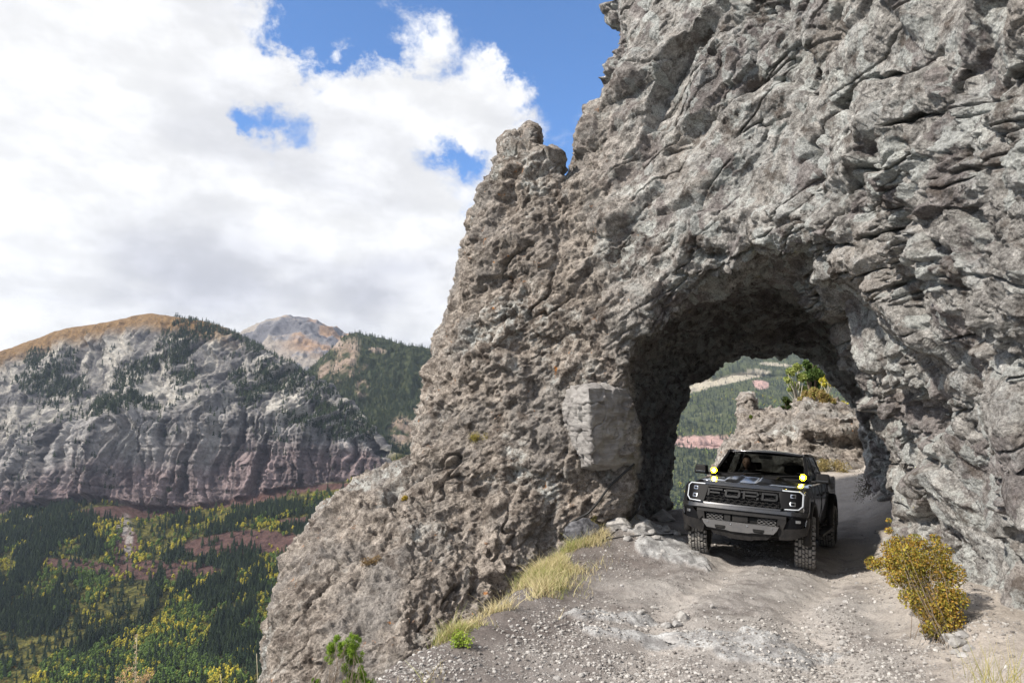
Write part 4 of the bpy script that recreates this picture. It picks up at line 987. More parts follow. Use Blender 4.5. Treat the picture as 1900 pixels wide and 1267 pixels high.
def letter(ch, cx, cz, w=LW):
    mb = MB(); x0, x1 = cx - w / 2, cx + w / 2; z0, z1 = cz - LH, cz + LH; c = .028; d0, d1 = -.03, .012
    def bar(p): mb.prism(p, d0, d1)
    if ch == 'F':
        bar([(x0, z0), (x0 + TH, z0), (x0 + TH, z1), (x0, z1)]); bar([(x0 + TH, z1 - .032), (x1, z1 - .032), (x1, z1), (x0 + TH, z1)])
        bar([(x0 + TH, cz - .022), (x1 - .04, cz - .022), (x1 - .04, cz + .008), (x0 + TH, cz + .008)])
    if ch in 'OD':
        lc = c if ch == 'O' else 0
        bar([(x0, z0 + lc), (x0 + lc, z0), (x0 + TH, z0), (x0 + TH, z1), (x0 + lc, z1), (x0, z1 - lc)] if lc else [(x0, z0), (x0 + TH, z0), (x0 + TH, z1), (x0, z1)])
        bar([(x1, z0 + c), (x1, z1 - c), (x1 - c, z1), (x1 - TH, z1), (x1 - TH, z0), (x1 - c, z0)])
        bar([(x0 + TH, z1 - .032), (x1 - TH, z1 - .032), (x1 - TH, z1), (x0 + TH, z1)]); bar([(x0 + TH, z0), (x1 - TH, z0), (x1 - TH, z0 + .032), (x0 + TH, z0 + .032)])
    if ch == 'R':
        bar([(x0, z0), (x0 + TH, z0), (x0 + TH, z1), (x0, z1)]); bar([(x0 + TH, z1 - .032), (x1 - TH, z1 - .032), (x1 - TH, z1), (x0 + TH, z1)])
        bar([(x1 - TH, cz - .010), (x1, cz + .008), (x1, z1 - c), (x1 - c, z1), (x1 - TH, z1)]); bar([(x0 + TH, cz - .025), (x1 - TH, cz - .025), (x1 - TH, cz + .005), (x0 + TH, cz + .005)])
        bar([(x1 - TH, z0), (x1, z0), (x1, cz - .018), (x1 - TH, cz - .028)])
    return mb
for ch, cx in zip('FORD', (-.435, -.145, .145, .435)):
    front('grille_letter', letter(ch, cx, 1.062), M_let, truck, .005)
def zigpoly(): pass
# headlamps: dark housing, bright bracket, two square projectors
for s in (-1, 1):
    Fm = (lambda p: p) if s > 0 else mir
    hl = front('headlight', MB().prism(Fm([(.60, 1.185), (.56, 1.13), (.61, .915), (.66, .895), (.86, .905), (.915, .96), (.915, 1.13), (.875, 1.185)]), -.10, -.012), M_gloss, truck, .004)
    br = MB().prism(Fm([(.57, 1.174), (.862, 1.172), (.905, 1.135), (.905, .962), (.857, .912), (.665, .905), (.66, .892), (.865, .898), (.924, .955), (.924, 1.14), (.872, 1.188), (.585, 1.192)]), -.03, .004)
    front('daytime_light', br, M_drl, hl, .004)
    for zc in (1.105, .985):
        pj = MB(); x = .775
        pj.prism(Fm([(x - .045, zc - .035), (x + .045, zc - .035), (x + .045, zc + .035), (x - .045, zc + .035)]), -.03, -.004); o = front('projector', pj, M_lens, hl, .012)
        front('lens', MB().prism(Fm([(x - .026, zc - .016), (x + .026, zc - .016), (x + .026, zc + .016), (x - .026, zc + .016)]), -.004, .002), M_gloss, hl, .004)
    # wing corner behind the lamp
    front('fender_corner', MB().prism(Fm([(.925, .86), (1.0, .87), (1.0, 1.10), (.95, 1.17), (.93, 1.18)]), -.16, -.012), M_paint, truck, .012)
    # recess with fog lamp
    fr_ = front('fog_lamp_recess', MB().prism(Fm([(.66, .60), (.90, .62), (.96, .70), (.965, .79), (.80, .79), (.70, .70)]), -.05, -.004), M_gloss, truck, .006)
    front('fog_lamp', MB().prism(Fm([(.83, .70), (.90, .70), (.90, .745), (.83, .745)]), -.004, .008), M_lens, fr_, .008)
    front('fog_lamp_trim', MB().prism(Fm([(.955, .66), (.968, .66), (.985, .76), (.972, .76)]), -.004, .012), M_drl if False else M_lens, fr_, .003)
front('hood_lip', MB().prism([(-.66, 1.205), (.66, 1.205), (.62, 1.232), (-.62, 1.232)], -.10, .004), M_paint, truck, .01)
bmp = MB()
bmp.prism([(-.99, .80), (-.62, .815), (.62, .815), (.99, .80), (1.0, .872), (.62, .866), (-.62, .866), (-1.0, .872)], -.16, .035)
front('bumper', bmp, M_paint, truck, .016)
lb = MB()
lb.prism([(-.98, .775), (-.70, .79), (.70, .79), (.98, .775), (.99, .800), (.62, .8145), (-.62, .8145), (-.99, .800)], -.16, .004)
lb.prism([(-.70, .745), (.70, .745), (.70, .789), (-.70, .789)], -.16, .045)
for Fm in ((lambda p: p), mir):
    lb.prism(Fm([(.60, .42), (.78, .44), (.97, .52), (1.0, .66), (.90, .618), (.66, .598), (.60, .66), (.56, .60)]), -.16, .02)
    lb.prism(Fm([(.56, .60), (.60, .661), (.66, .5985), (.70, .70), (.70, .7445), (.58, .7445)]), -.16, .040)
    lb.prism(Fm([(.966, .62), (1.0, .66), (1.0, .775), (.966, .775)]), -.16, .012)
front('lower_bumper', lb, M_blk, truck, .012)
for Fm in ((lambda p: p), mir):
    front('intake_mesh', (lambda g: ([zig(.635 + .026 * r, .27, .55, .006, .07, .005, -.04, -.012, g, (r % 2) * 2) for r in range(4)], g)[1])(MB()) if Fm is not mir else (lambda g: ([zig(.635 + .026 * r, -.55, -.27, .006, .07, .005, -.04, -.012, g, (r % 2) * 2) for r in range(4)], g)[1])(MB()), M_skid, truck, 0, 5)
front('intake_backing', MB().prism([(-.58, .60), (.58, .60), (.58, .745), (-.58, .745)], -.10, -.045), M_dark, truck, 0)
front('radar_panel', MB().prism([(-.12, .635), (.12, .635), (.12, .73), (-.12, .73)], -.05, .0).prism([(-.25, .63), (-.15, .63), (-.15, .735), (-.25, .735)], -.05, .005), M_blk, truck, .01)
sk = front('skid_plate', MB().prism([(-.60, .622), (-.57, .56), (-.52, .50), (-.20, .487), (-.14, .475), (.14, .475), (.20, .487), (.52, .50), (.57, .56), (.60, .622)], -.10, .07), M_skid, truck, .014)
front('lower_skid', MB().prism([(-.50, .4985), (-.42, .40), (-.22, .375), (-.17, .355), (.17, .355), (.22, .375), (.42, .40), (.50, .4985), (.20, .4865), (.14, .4745), (-.14, .4745), (-.20, .4865)], -.12, .025), M_blk, truck, .010)
for s in (-1, 1):
    front('tow_hook_slot', MB().prism([(s * .30 - .085, .52), (s * .30 - .07, .495), (s * .30 + .07, .495), (s * .30 + .085, .52), (s * .30 + .085, .555), (s * .30 - .085, .555)], .06, .074), M_dark, sk, .004)
    front('tow_hook', MB().prism([(s * .30 - .05, .513), (s * .30 + .05, .513), (s * .30 + .05, .535), (s * .30 - .05, .535)], .074, .085), M_blk, sk, .004)
    for xx in (.13, .50):
        front('parking_sensor', MB().prism([(s * xx + .012 * math.cos(a), .585 + .012 * math.sin(a)) for a in np.linspace(0, 2 * math.pi, 9)[:-1]], .06, .074), M_lens, sk, 0)
# cabin: roof, pillars, glass
def gh(x, z):  # half width, windscreen line
    k = max(0, (z - 1.30) / .43); return .86 - .19 * k ** 1.15
def wy(z): return .545 + 1.55 * (z - 1.31)
ZR = 1.735
roof = MB(); nx, ny = 20, 16
for j in range(ny + 1):
    for i in range(nx + 1):
        v = j / ny; u = -1 + 2 * i / nx; y = 1.17 + 1.33 * v; x = u * (.685 - .03 * v)
        z = ZR + .062 * (1 - u * u) ** .8 * (1 - .35 * (2 * v - 1) ** 4) + .008
        roof.V.append((x, y + .07 * u * u * (1 if v < .5 else -.3), z))
for j in range(ny):
    for i in range(nx): a = j * (nx + 1) + i; roof.F.append((a, a + 1, a + nx + 2, a + nx + 1))
ro = roof.build('roof', M_paint, truck, 0, True); m_ = ro.modifiers.new('s', 'SOLIDIFY'); m_.thickness = .035; m_.offset = -1
MB().tube([(.0, 2.35, 1.79), (.0, 2.45, 1.93)], .006, 6).build('antenna', M_blk, truck)
for s in (-1, 1):
    def pil(name, base, top, wx, wyy, base2=None):
        mb = MB(); (x0, y0, z0), (x1, y1, z1) = base, top; V = []
        for (x, y, z) in (base, top):
            for dx, dy in ((-wx, -wyy), (wx, -wyy), (wx, wyy), (-wx, wyy)): V.append((s * x + dx, y + dy, z))
        mb.add(V, [(0, 1, 2, 3), (4, 5, 6, 7), (0, 1, 5, 4), (1, 2, 6, 5), (2, 3, 7, 6), (3, 0, 4, 7)]); return mb.build(name, M_paint, truck, .012)
    pil('windscreen_pillar', (.83, .60, 1.27), (.675, 1.225, ZR), .026, .04)
    pil('middle_pillar', (.855, 1.62, 1.26), (.672, 1.66, ZR), .02, .045)
    pil('rear_pillar', (.84, 2.56, 1.26), (.665, 2.42, ZR), .03, .07)
    MB().tube([(s * .675, 1.20, ZR + .01), (s * .69, 1.7, ZR + .012), (s * .665, 2.45, ZR + .005)], .028, 8).build('roof_rail', M_paint, truck, 0, True)
    for nm, a, b_, c, d in (('side_window', (.862, .66, 1.27), (.868, 1.58, 1.27), (.688, 1.62, ZR), (.692, 1.27, ZR)), ('side_window', (.868, 1.67, 1.27), (.862, 2.50, 1.27), (.683, 2.38, ZR), (.688, 1.70, ZR))):
        q = [(s * p[0], p[1], p[2]) for p in (a, b_, c, d)]
        MB().add(q, [(0, 1, 2, 3)]).build(nm, M_glass, truck)
    # mirrors
    mr = MB().box((s * 1.055, .66, 1.375), (.235, .15, .165), rz=s * .15, taper=.88).box((s * .92, .69, 1.305), (.12, .07, .05)).build('side_mirror', M_blk, truck, .028, seg=3)
    MB().box((s * 1.055, .583, 1.335), (.19, .012, .03), rz=s * .15).build('mirror_trim', M_paint, mr, .005)
ws = MB(); nx, ny = 20, 8
for j in range(ny + 1):
    for i in range(nx + 1):
        v = j / ny; u = -1 + 2 * i / nx; z = 1.315 + (ZR - 1.315) * v; x = u * (gh(0, z) - .05); ws.V.append((x, wy(z) + .055 * u * u - .02, z))
for j in range(ny):
    for i in range(nx): a = j * (nx + 1) + i; ws.F.append((a, a + 1, a + nx + 2, a + nx + 1))
ws.build('windscreen', M_glass, truck, 0, True)
MB().add([(-.80, 2.60, 1.30), (.80, 2.60, 1.30), (.63, 2.47, ZR), (-.63, 2.47, ZR)], [(0, 1, 2, 3)]).build('rear_window', M_glass, truck)
MB().box((0, 2.62, 1.285), (1.66, .06, .05)).box((0, 2.475, ZR - .01), (1.32, .06, .05)).build('rear_window_frame', M_blk, truck, .01)
MB().box((0, .78, 1.24), (1.60, .36, .12), rx=-.12).build('dashboard', M_seat, truck, .04)
stw = MB(); c_ = Vector((.38, 1.04, 1.22)); pts = []
for i in range(25):
    a = 2 * math.pi * i / 24; pts.append(c_ + Vector((.185 * math.cos(a), .185 * math.sin(a) * .42, .185 * math.sin(a) * .90)))
stw.tube(pts, .016, 8, False).box(c_, (.34, .03, .04)).build('steering_wheel', M_blk, truck)
MB().box((0, 1.20, 1.67), (.24, .03, .06)).box((0, 1.19, 1.71), (.03, .03, .04)).build('rear_view_mirror', M_blk, truck, .01)
for (x, y) in ((-.38, 1.62), (.38, 1.62), (-.40, 2.30), (.40, 2.30)):
    se = MB().box((x, y, 1.07), (.50, .15, .62), rx=-.15, taper=.86).box((x, y - .25, .86), (.52, .52, .14)).build('seat', M_seat, truck, .045, seg=3)
    MB().box((x, y + .075, 1.47), (.25, .10, .15), rx=-.1, taper=.9).build('headrest', M_seat, se, .035, seg=3)
MB().box((0, 3.47, .98), (1.50, 1.46, .03)).build('bed_floor', M_blk, truck)
MB().box((0, 1.75, .47), (1.30, 4.6, .12)).box((0, .0, .40), (.30, .34, .22)).box((0, WB, .42), (1.2, .12, .12)).box((0, WB, .42), (.30, .34, .28)).build('chassis', M_dark, truck, .02)
for s in (-1, 1):
    MB().tube([(s * .25, -.12, .36), (s * .72, -.05, .36)], .032, 8).tube([(s * .25, .15, .36), (s * .72, .04, .36)], .03, 8).tube([(s * .62, .02, .40), (s * .55, .04, .95)], .05, 10).tube([(s * .2, .22, .43), (s * .72, .15, .42)], .018, 8).build('suspension_arm', M_blk, truck)
    mf = MB().box((s * .80, WB + .50, .36), (.26, .02, .34)).build('mud_flap', M_blk, truck)
# wheels
def tyre_mesh():
    mb = MB(); hw = .1425
    prof = [(-.095, .228), (-.128, .25), (-.146, .30), (-.148, .345), (-.140, .385), (-.122, .404), (-.06, .409), (0, .410), (.06, .409), (.122, .404), (.140, .385), (.148, .345), (.146, .30), (.128, .25), (.095, .228)]
    mb.lathe(prof, 72); nf = len(mb.F)
    rg_ = random.Random(3); N = 34
    def block(x0, x1, a0, a1, sk, r0=.402, r1=.4245, c=.004):
        V = []
        for r, e in ((r0, 0), (r1, c)):
            for (x, a) in ((x0 + e, a0 + e * 2), (x1 - e, a0 + e * 2), (x1 - e, a1 - e * 2), (x0 + e, a1 - e * 2)):
                aa = a + sk * x; rr = r - .45 * max(0, abs(x) - .095) ** 1.0 * .35; V.append((x, rr * math.cos(aa), rr * math.sin(aa)))
        mb.add(V, [(0, 1, 2, 3), (4, 5, 6, 7), (0, 1, 5, 4), (1, 2, 6, 5), (2, 3, 7, 6), (3, 0, 4, 7)])
    for i in range(N):
        a = 2 * math.pi * i / N; st = 2 * math.pi / N; w_ = st * .80
        j = .3 * st * (i % 2)
        block(-.044, -.004, a, a + w_, 1.1); block(.004, .044, a + st * .5, a + st * .5 + w_, 1.1)
        block(-.098, -.051, a + st * .25 + j, a + st * .25 + j + w_ * .92, -.8); block(.051, .098, a + st * .7 + j, a + st * .7 + j + w_ * .92, -.8)
        for s in (-1, 1):
            o = .012 * (i % 2)
            x0, x1 = (.104, .150 - o) ; b0 = a + (0 if s > 0 else st * .5)
            block(*( (x0, x1) if s > 0 else (-x1, -x0)), b0, b0 + w_ * .85, 0, .388, .424)
            # side lugs
            V = []
            for r in (.352, .402):
                for aa in (b0, b0 + w_ * .8):
                    for x in (s * .142, s * (.156 - o * .5)): V.append((x, r * math.cos(aa), r * math.sin(aa)))
            mb.add(V, [(0, 1, 3, 2), (4, 5, 7, 6), (0, 1, 5, 4), (2, 3, 7, 6), (1, 3, 7, 5), (0, 2, 6, 4)])
    me = mb.mesh('tyre', False); me.materials.append(M_rub); me.materials.append(M_trd)
    idx_ = np.zeros(len(me.polygons), np.int32); idx_[nf:] = 1; idx_[:nf] = 0; me.polygons.foreach_set('material_index', idx_)
    for k in range(nf): me.polygons[k].use_smooth = True
    return me
TY = tyre_mesh()
rimb = MB().lathe([(-.10, .232), (.10, .232), (.118, .238), (.122, .225), (.085, .205), (.055, .19), (.05, .07), (.062, .06), (.066, .0001)], 48)
for k in range(6):
    a = math.pi / 3 * k
    for q in (-.16, .16): rimb.tube([(.07, .05 * math.cos(a + q), .05 * math.sin(a + q)), (.098, .14 * math.cos(a + q), .14 * math.sin(a + q)), (.108, .228 * math.cos(a + q * .7), .228 * math.sin(a + q * .7))], .017, 6)
RM = rimb.mesh('rim', True); RM.materials.append(M_rim)
for (x, y, s) in ((-.865, 0, -1), (.865, 0, 1), (-.865, WB, -1), (.865, WB, 1)):
    wh = empty('wheel', (x, y, WR), (random.Random(int(x * 9 + y)).uniform(0, 3), 0, math.pi if s < 0 else 0), truck)
    if y == 0: wh.rotation_euler = (.4, 0, (math.pi if s < 0 else 0) + math.radians(7))
    o = bpy.data.objects.new('tyre', TY); COL.objects.link(o); o.parent = wh
    o = bpy.data.objects.new('rim', RM); COL.objects.link(o); o.parent = wh
# yellow lamps on brackets at the foot of the windscreen
for s in (-1, 1):
    lp = MB().lathe([(-.035, .0001), (-.035, .036), (-.02, .054), (.03, .060), (.035, .060), (.035, .052), (.028, .050)], 28, 'y', (s * .765, .46, 1.375))
    for i in range(len(lp.V)): x, y, z = lp.V[i]; lp.V[i] = (x, .46 - (y - .46), z)
    lp.box((s * .765, .48, 1.305), (.03, .03, .07)).build('auxiliary_lamp', M_blk, truck, 0, True)
    lo_ = [o for o in truck.children if o.name.startswith('auxiliary_lamp')][-1]
    MB().lathe([(-.014, .0001), (-.010, .034), (0, .050)], 24, 'y', (s * .765, .430, 1.375)).build('lamp_lens', M_amb, lo_, 0, True)
    MB().lathe([(-.006, .0001), (-.004, .016), (0, .025)], 20, 'y', (s * .765, .414, 1.375)).build('lamp_core', M_ambc, lo_, 0, True)

# ------------------------------------------------------------ the passenger
def person():
    pts = {'pelvis': (0, 0, 0, .15, .12), 'waist': (0, .02, .17, .135, .10), 'chest': (0, .03, .38, .165, .11), 'neckb': (0, .01, .53, .07, .06), 'neck': (0, -.015, .60, .052, .052),
           'shl': (-.17, .02, .48, .065, .06), 'shr': (.17, .02, .48, .065, .06), 'ell': (-.24, -.10, .24, .045, .045), 'elr': (.24, -.10, .24, .045, .045), 'wrl': (-.14, -.32, .16, .028, .024), 'wrr': (.14, -.32, .16, .028, .024),
           'hal': (-.09, -.40, .15, .034, .02), 'har': (.09, -.40, .15, .034, .02), 'hipl': (-.10, -.04, -.01, .10, .09), 'hipr': (.10, -.04, -.01, .10, .09), 'knl': (-.13, -.46, .07, .065, .06), 'knr': (.13, -.46, .07, .065, .06), 'anl': (-.12, -.56, -.33, .042, .045), 'anr': (.12, -.56, -.33, .042, .045), 'tol': (-.12, -.74, -.38, .04, .03), 'tor': (.12, -.74, -.38, .04, .03)}
    E = [('pelvis', 'waist'), ('waist', 'chest'), ('chest', 'neckb'), ('neckb', 'neck'), ('chest', 'shl'), ('chest', 'shr'), ('shl', 'ell'), ('shr', 'elr'), ('ell', 'wrl'), ('elr', 'wrr'), ('wrl', 'hal'), ('wrr', 'har'), ('pelvis', 'hipl'), ('pelvis', 'hipr'), ('hipl', 'knl'), ('hipr', 'knr'), ('knl', 'anl'), ('knr', 'anr'), ('anl', 'tol'), ('anr', 'tor')]
    V = [p[:3] for p in pts.values()]; R = [p[3:] for p in pts.values()]; K = list(pts); EE = [(K.index(a), K.index(b_)) for a, b_ in E]
    for s in (-1, 1):
        h = K.index('hal' if s < 0 else 'har'); c = V[h]
        for k in range(4):
            o = len(V); x = c[0] + s * (.024 - .016 * k); V.append((x, c[1] - .05, c[2] + .004)); R.append((.009, .009)); V.append((x - s * .004, c[1] - .078 + .006 * abs(k - 1.5), c[2] - .022)); R.append((.008, .008)); EE += [(h, o), (o, o + 1)]
        o = len(V); V.append((c[0] - s * .040, c[1] - .005, c[2] + .004)); R.append((.011, .011)); V.append((c[0] - s * .05, c[1] - .035, c[2])); R.append((.009, .009)); EE += [(h, o), (o, o + 1)]
    me = bpy.data.meshes.new('p'); me.from_pydata(V, EE, []); o = bpy.data.objects.new('p', me); COL.objects.link(o)
    m = o.modifiers.new('skin', 'SKIN'); m.use_smooth_shade = True
    for i, r in enumerate(R): me.skin_vertices[0].data[i].radius = r
    me.skin_vertices[0].data[0].use_root = True
    o.modifiers.new('s', 'SUBSURF').render_levels = 2; o.modifiers['s'].levels = 2
    dg = bpy.context.evaluated_depsgraph_get(); r = bpy.data.meshes.new_from_object(o.evaluated_get(dg)); bpy.data.objects.remove(o)
    # head, shaped from a sphere and joined to the same mesh
    bm = bmesh.new(); bm.from_mesh(r); nb = len(bm.verts); nfb = len(bm.faces)
    bmesh.ops.create_uvsphere(bm, u_segments=40, v_segments=28, radius=1); bm.verts.ensure_lookup_table()
    for v in list(bm.verts)[nb:]:
        x, y, z = v.co; jaw = 1 - .28 * max(0, -z) ** 1.3
        X, Y, Z = x * .074 * jaw, y * .092 * (1 - .12 * max(0, -z)), z * .118
        if y < 0:
            Y -= .020 * math.exp(-((x / .16) ** 2) - ((z + .12) / .17) ** 2)                   # nose
            Y -= .007 * math.exp(-((x / .30) ** 2) - ((z + .46) / .06) ** 2)                  # lips
            Y -= .008 * math.exp(-((x / .25) ** 2) - ((z + .78) / .14) ** 2)                  # chin
            for e in (-1, 1): Y += .011 * math.exp(-(((x - e * .40) / .17) ** 2) - ((z - .05) / .09) ** 2)
        for e in (-1, 1): X += e * .012 * math.exp(-((x - e) / .12) ** 2 - ((z + .02) / .2) ** 2 - ((y - .08) / .16) ** 2)   # ears
        v.co = (X, Y - .03, Z + .72)
    bmesh.ops.recalc_face_normals(bm, faces=bm.faces)
    for f in bm.faces: f.smooth = True
    bm.to_mesh(r); bm.free(); r.name = 'person'; return r
M_skin = pmat('skin', (.50, .30, .21), .5); M_cloth = pmat('dark_shirt', (.03, .035, .045), .85); M_hair = pmat('brown_hair', (.03, .018, .01), .6); M_eye = pmat('eye', (.02, .015, .012), .2)
pme = person(); pme.materials.append(M_skin); pme.materials.append(M_cloth); pme.materials.append(M_cloth)
for p in pme.polygons:
    c = p.center; p.material_index = 0 if (c.z > .585 or (c.y < -.31 and c.z > .12)) else 1
per = bpy.data.objects.new('person', pme); COL.objects.link(per); tag(per, 'person in a dark shirt sitting behind the windscreen of the pickup truck', 'person')
hm = MB(); bm = bmesh.new(); bmesh.ops.create_uvsphere(bm, u_segments=32, v_segments=20, radius=1)
for v in bm.verts:
    x, y, z = v.co; v.co = (x * .084 * (1.08 if z < 0 else 1), y * .100 - .018 + (.03 if y < 0 else 0), z * .125 + .735)
bmesh.ops.delete(bm, geom=[v for v in bm.verts if (v.co.y < -.055 and v.co.z < .80) or v.co.z < .645], context='VERTS')
hme = bpy.data.meshes.new('hair'); bm.to_mesh(hme); bm.free()
for p in hme.polygons: p.use_smooth = True
ho = link('hair', hme, M_hair, per); m_ = ho.modifiers.new('s', 'SOLIDIFY'); m_.thickness = .012
for e in (-1, 1): MB().lathe([(-.006, .0001), (-.004, .007), (0, .011)], 12, 'y', (e * .030, -.116, .727)).build('eye', M_eye, per, 0, True)

for o in truck.children:
    if not o.name.startswith('wheel') or o.name.startswith('wheel_arch'): o.location.z += .08
# put the truck on the road
TP = P(1391, 1000, 11.75); TYAW = math.radians(-30.5)
def truck_world(lx, ly):
    c, s = math.cos(TYAW), math.sin(TYAW); return TX + lx * c - ly * s, TYY + lx * s + ly * c
TX, TYY = float(TP[0]), float(TP[1])
hz_ = []
for lx, ly in ((-.865, 0), (.865, 0), (-.865, WB), (.865, WB)):
    x, y = truck_world(lx, ly); hz_.append(float(ground_z(np.array([[x]]), np.array([[y]]))[0][0, 0]))
zf, zr = (hz_[0] + hz_[1]) / 2, (hz_[2] + hz_[3]) / 2; roll = math.atan2((hz_[0] + hz_[2] - hz_[1] - hz_[3]) / 2, 1.73)
truck.location = (TX, TYY, zf - .012); truck.rotation_euler = (math.atan2(zr - zf, WB), roll, TYAW)
bpy.context.view_layer.update()
per.matrix_world = truck.matrix_world @ Matrix.Translation((-.38, 1.40, .90)) @ Matrix.Rotation(math.radians(6), 4, 'Z')
# ------------------------------------------------------------ rocks, stones, plants, cables
R3 = random.Random(11); rg = np.random.default_rng(21)
bpy.context.view_layer.update()
dgc = bpy.context.evaluated_depsgraph_get()
def on_cliff(px, py, off=0.0):
    """the point of the cliff face met in that direction"""
    d = Vector(ray(px, py)).normalized(); ok, loc, nor, _ = cliff.ray_cast(Vector(CAM), d)
    return (loc + nor * off, nor) if ok else (Vector(P(px, py, 13)), Vector((0, -1, 0)))
def on_ground(px, py):
    """the point of the road met in that direction"""
    d = ray(px, py); ts = np.geomspace(2.5, 40, 500); q = CAM + d[None] * ts[:, None]
    g = ground_z(q[:, 0][None], q[:, 1][None])[0][0]; hit = (q[:, 2] < g) & (q[:, 0] > edge_x(q[:, 1]) - .3)
    return Vector(q[np.argmax(hit)]) if hit.any() else None
# outcrop with a pillar beyond the tunnel
SIL2 = [(1300, 1060), (1318, 900), (1334, 850), (1349, 825), (1367, 805), (1371, 791), (1368, 774), (1371, 758), (1370, 740), (1380, 731), (1396, 732), (1401, 743), (1400, 758), (1407, 763), (1429, 760), (1464, 763), (1475, 759), (1478, 747), (1495, 743), (1528, 747), (1561, 751), (1584, 762), (1640, 770), (1760, 760), (1760, 1060)]
def out_field(U, Vv, T):
    sh = U.shape; p = P(U, Vv, T).reshape(-1, 3).astype(f32)
    n = (.5 * fbm(p * .6, 3, 403) + .25 * fbm(p * np.array([.7, .7, 2.6], f32), 3, 404, .5, True)).reshape(sh)
    sd = poly_sdf(SIL2, U[:, :, 0], Vv[:, :, 0])[:, :, None] * T / F_PX
    D = 26.5 + .004 * (1480 - U) * (U < 1480) - .035 * np.clip(Vv - 800, -50, 200) - 1.3 * ss(U, 1470, 1490) * (1 - ss(Vv, 790, 830))
    return smax(smax(D - T - n, -sd - .04 * n, .55), T - D - 4.5 + n, .6).astype(f32)
me = frustum_rock(1290, 1770, 700, 1070, 5.0, 21, 36, out_field, 2)
V = verts_of(me); N = normals_of(me)
fa, ea, ra = facets(V * np.array([1, 1, 1.7], f32), .8, 41, .8, .35); fb, eb, rb_ = facets(V, .32, 42, .8, .4)
set_verts(me, V + N * (.40 * fa + .35 * fb + .10 * fbm(V * 1.8, 4, 43, .6))[:, None])
attr(me, 'rock', np.stack([np.full(len(V), .85), .5 * ra[:, 0] + .5 * rb_[:, 1], 0 * V[:, 0]], 1)); attr(me, 'clast', np.stack([rb_[:, 0], ra[:, 1], ra[:, 2]], 1))
tag(link('rock_outcrop', me, M_rock), 'brown rock outcrop with a stubby pillar at its left end beyond the tunnel', 'rock outcrop')

def rock_mesh(seed, r=(1, 1, 1), sub=3, rough=.22, name='stone'):
    bm = bmesh.new(); bmesh.ops.create_icosphere(bm, subdivisions=sub, radius=1); V = np.array([v.co[:] for v in bm.verts], f32); Fc = np.array([[v.index for v in f.verts] for f in bm.faces]); bm.free()
    rr = np.random.default_rng(seed); D = rr.normal(size=(14, 3)); D /= np.linalg.norm(D, axis=1, keepdims=True)
    h = rr.uniform(.62, 1.0, 14); k = np.min(h[None] / np.clip(V @ D.T, .15, None), 1); V = V * np.minimum(k, 1.15)[:, None]
    V *= (1 + rough * .4 * fbm(V * 2 + seed, 3, seed))[:, None]; return mesh_np(name, V * np.array(r, f32), Fc, False)
M_stone = bpy.data.materials.new('stone'); M_stone.use_nodes = True; t = NT(M_stone.node_tree); b = t.n['Principled BSDF']
pos = t.add('ShaderNodeNewGeometry').outputs['Position']; rn = t.add('ShaderNodeObjectInfo').outputs['Random']
c = t.mix(t.ss(t.noise(pos, 14, 6, .7), .3, .7), (.25, .235, .22), (.47, .455, .43)); c = t.mix(t.math('MULTIPLY', rn, .35), c, (.30, .30, .32))
t.l.new(c, b.inputs['Base Color']); b.inputs['Roughness'].default_value = .92; t.l.new(t.bump(t.noise(pos, 60, 5, .7), .7, .01), b.inputs['Normal'])
M_dark_rock = bpy.data.materials.new('dark_boulder'); M_dark_rock.use_nodes = True; t = NT(M_dark_rock.node_tree); b = t.n['Principled BSDF']
pos = t.add('ShaderNodeNewGeometry').outputs['Position']
t.l.new(t.mix(t.ss(t.noise(pos, 6, 6, .7), .35, .7), (.06, .06, .068), (.20, .20, .215)), b.inputs['Base Color']); b.inputs['Roughness'].default_value = .85; t.l.new(t.bump(t.noise(pos, 30, 5, .7), .8, .03), b.inputs['Normal'])
M_slab = bpy.data.materials.new('slab_rock'); M_slab.use_nodes = True; t = NT(M_slab.node_tree); b = t.n['Principled BSDF']
pos = t.add('ShaderNodeNewGeometry').outputs['Position']; pm_ = t.map(pos, (1, 1, 4.5), (0, .18, 0))
c = t.mix(t.ss(t.noise(pm_, 1.6, 6, .6), .35, .68), (.20, .187, .18), (.35, .335, .32)); c = t.mix(t.ss(t.noise(pos, 9, 6, .7), .56, .70, 0, .5), c, (.40, .39, .375))
t.l.new(c, b.inputs['Base Color']); b.inputs['Roughness'].default_value = .9
t.l.new(t.bump(t.math('ADD', t.noise(pm_, 5, 6, .65), t.math('MULTIPLY', t.noise(pos, 50, 5, .7), .3)), .7, .05), b.inputs['Normal'])
# the squared pale block at the foot of the left jamb
pts = [(1092, 719, 11.95), (1166, 721, 12.8), (1189, 792, 12.95), (1174, 860, 12.85), (1098, 864, 12.0), (1063, 723, 12.85), (1045, 766, 12.95), (1082, 852, 12.5), (1150, 700, 13.8), (1190, 880, 13.8), (1060, 870, 13.8), (1050, 720, 13.8)]
bm = bmesh.new()
for p in pts: bm.verts.new(P(*p))
bmesh.ops.convex_hull(bm, input=bm.verts); me = bpy.data.meshes.new('t'); bm.to_mesh(me); bm.free()
o = bpy.data.objects.new('t', me); COL.objects.link(o)
bv = o.modifiers.new('b', 'BEVEL'); bv.width = .012; bv.segments = 1
rm = o.modifiers.new('r', 'REMESH'); rm.mode = 'VOXEL'; rm.voxel_size = .017
r_ = bpy.data.meshes.new_from_object(o.evaluated_get(bpy.context.evaluated_depsgraph_get())); bpy.data.objects.remove(o)
V = verts_of(r_); N = normals_of(r_); st_ = fbm(V @ np.array([[.98, 0, .17], [0, 1, 0], [-.17, 0, .98]], f32) * np.array([1.2, 1.2, 7], f32), 4, 51, .55, True)
fb, _, _ = facets(V, .35, 52, .5, .12)
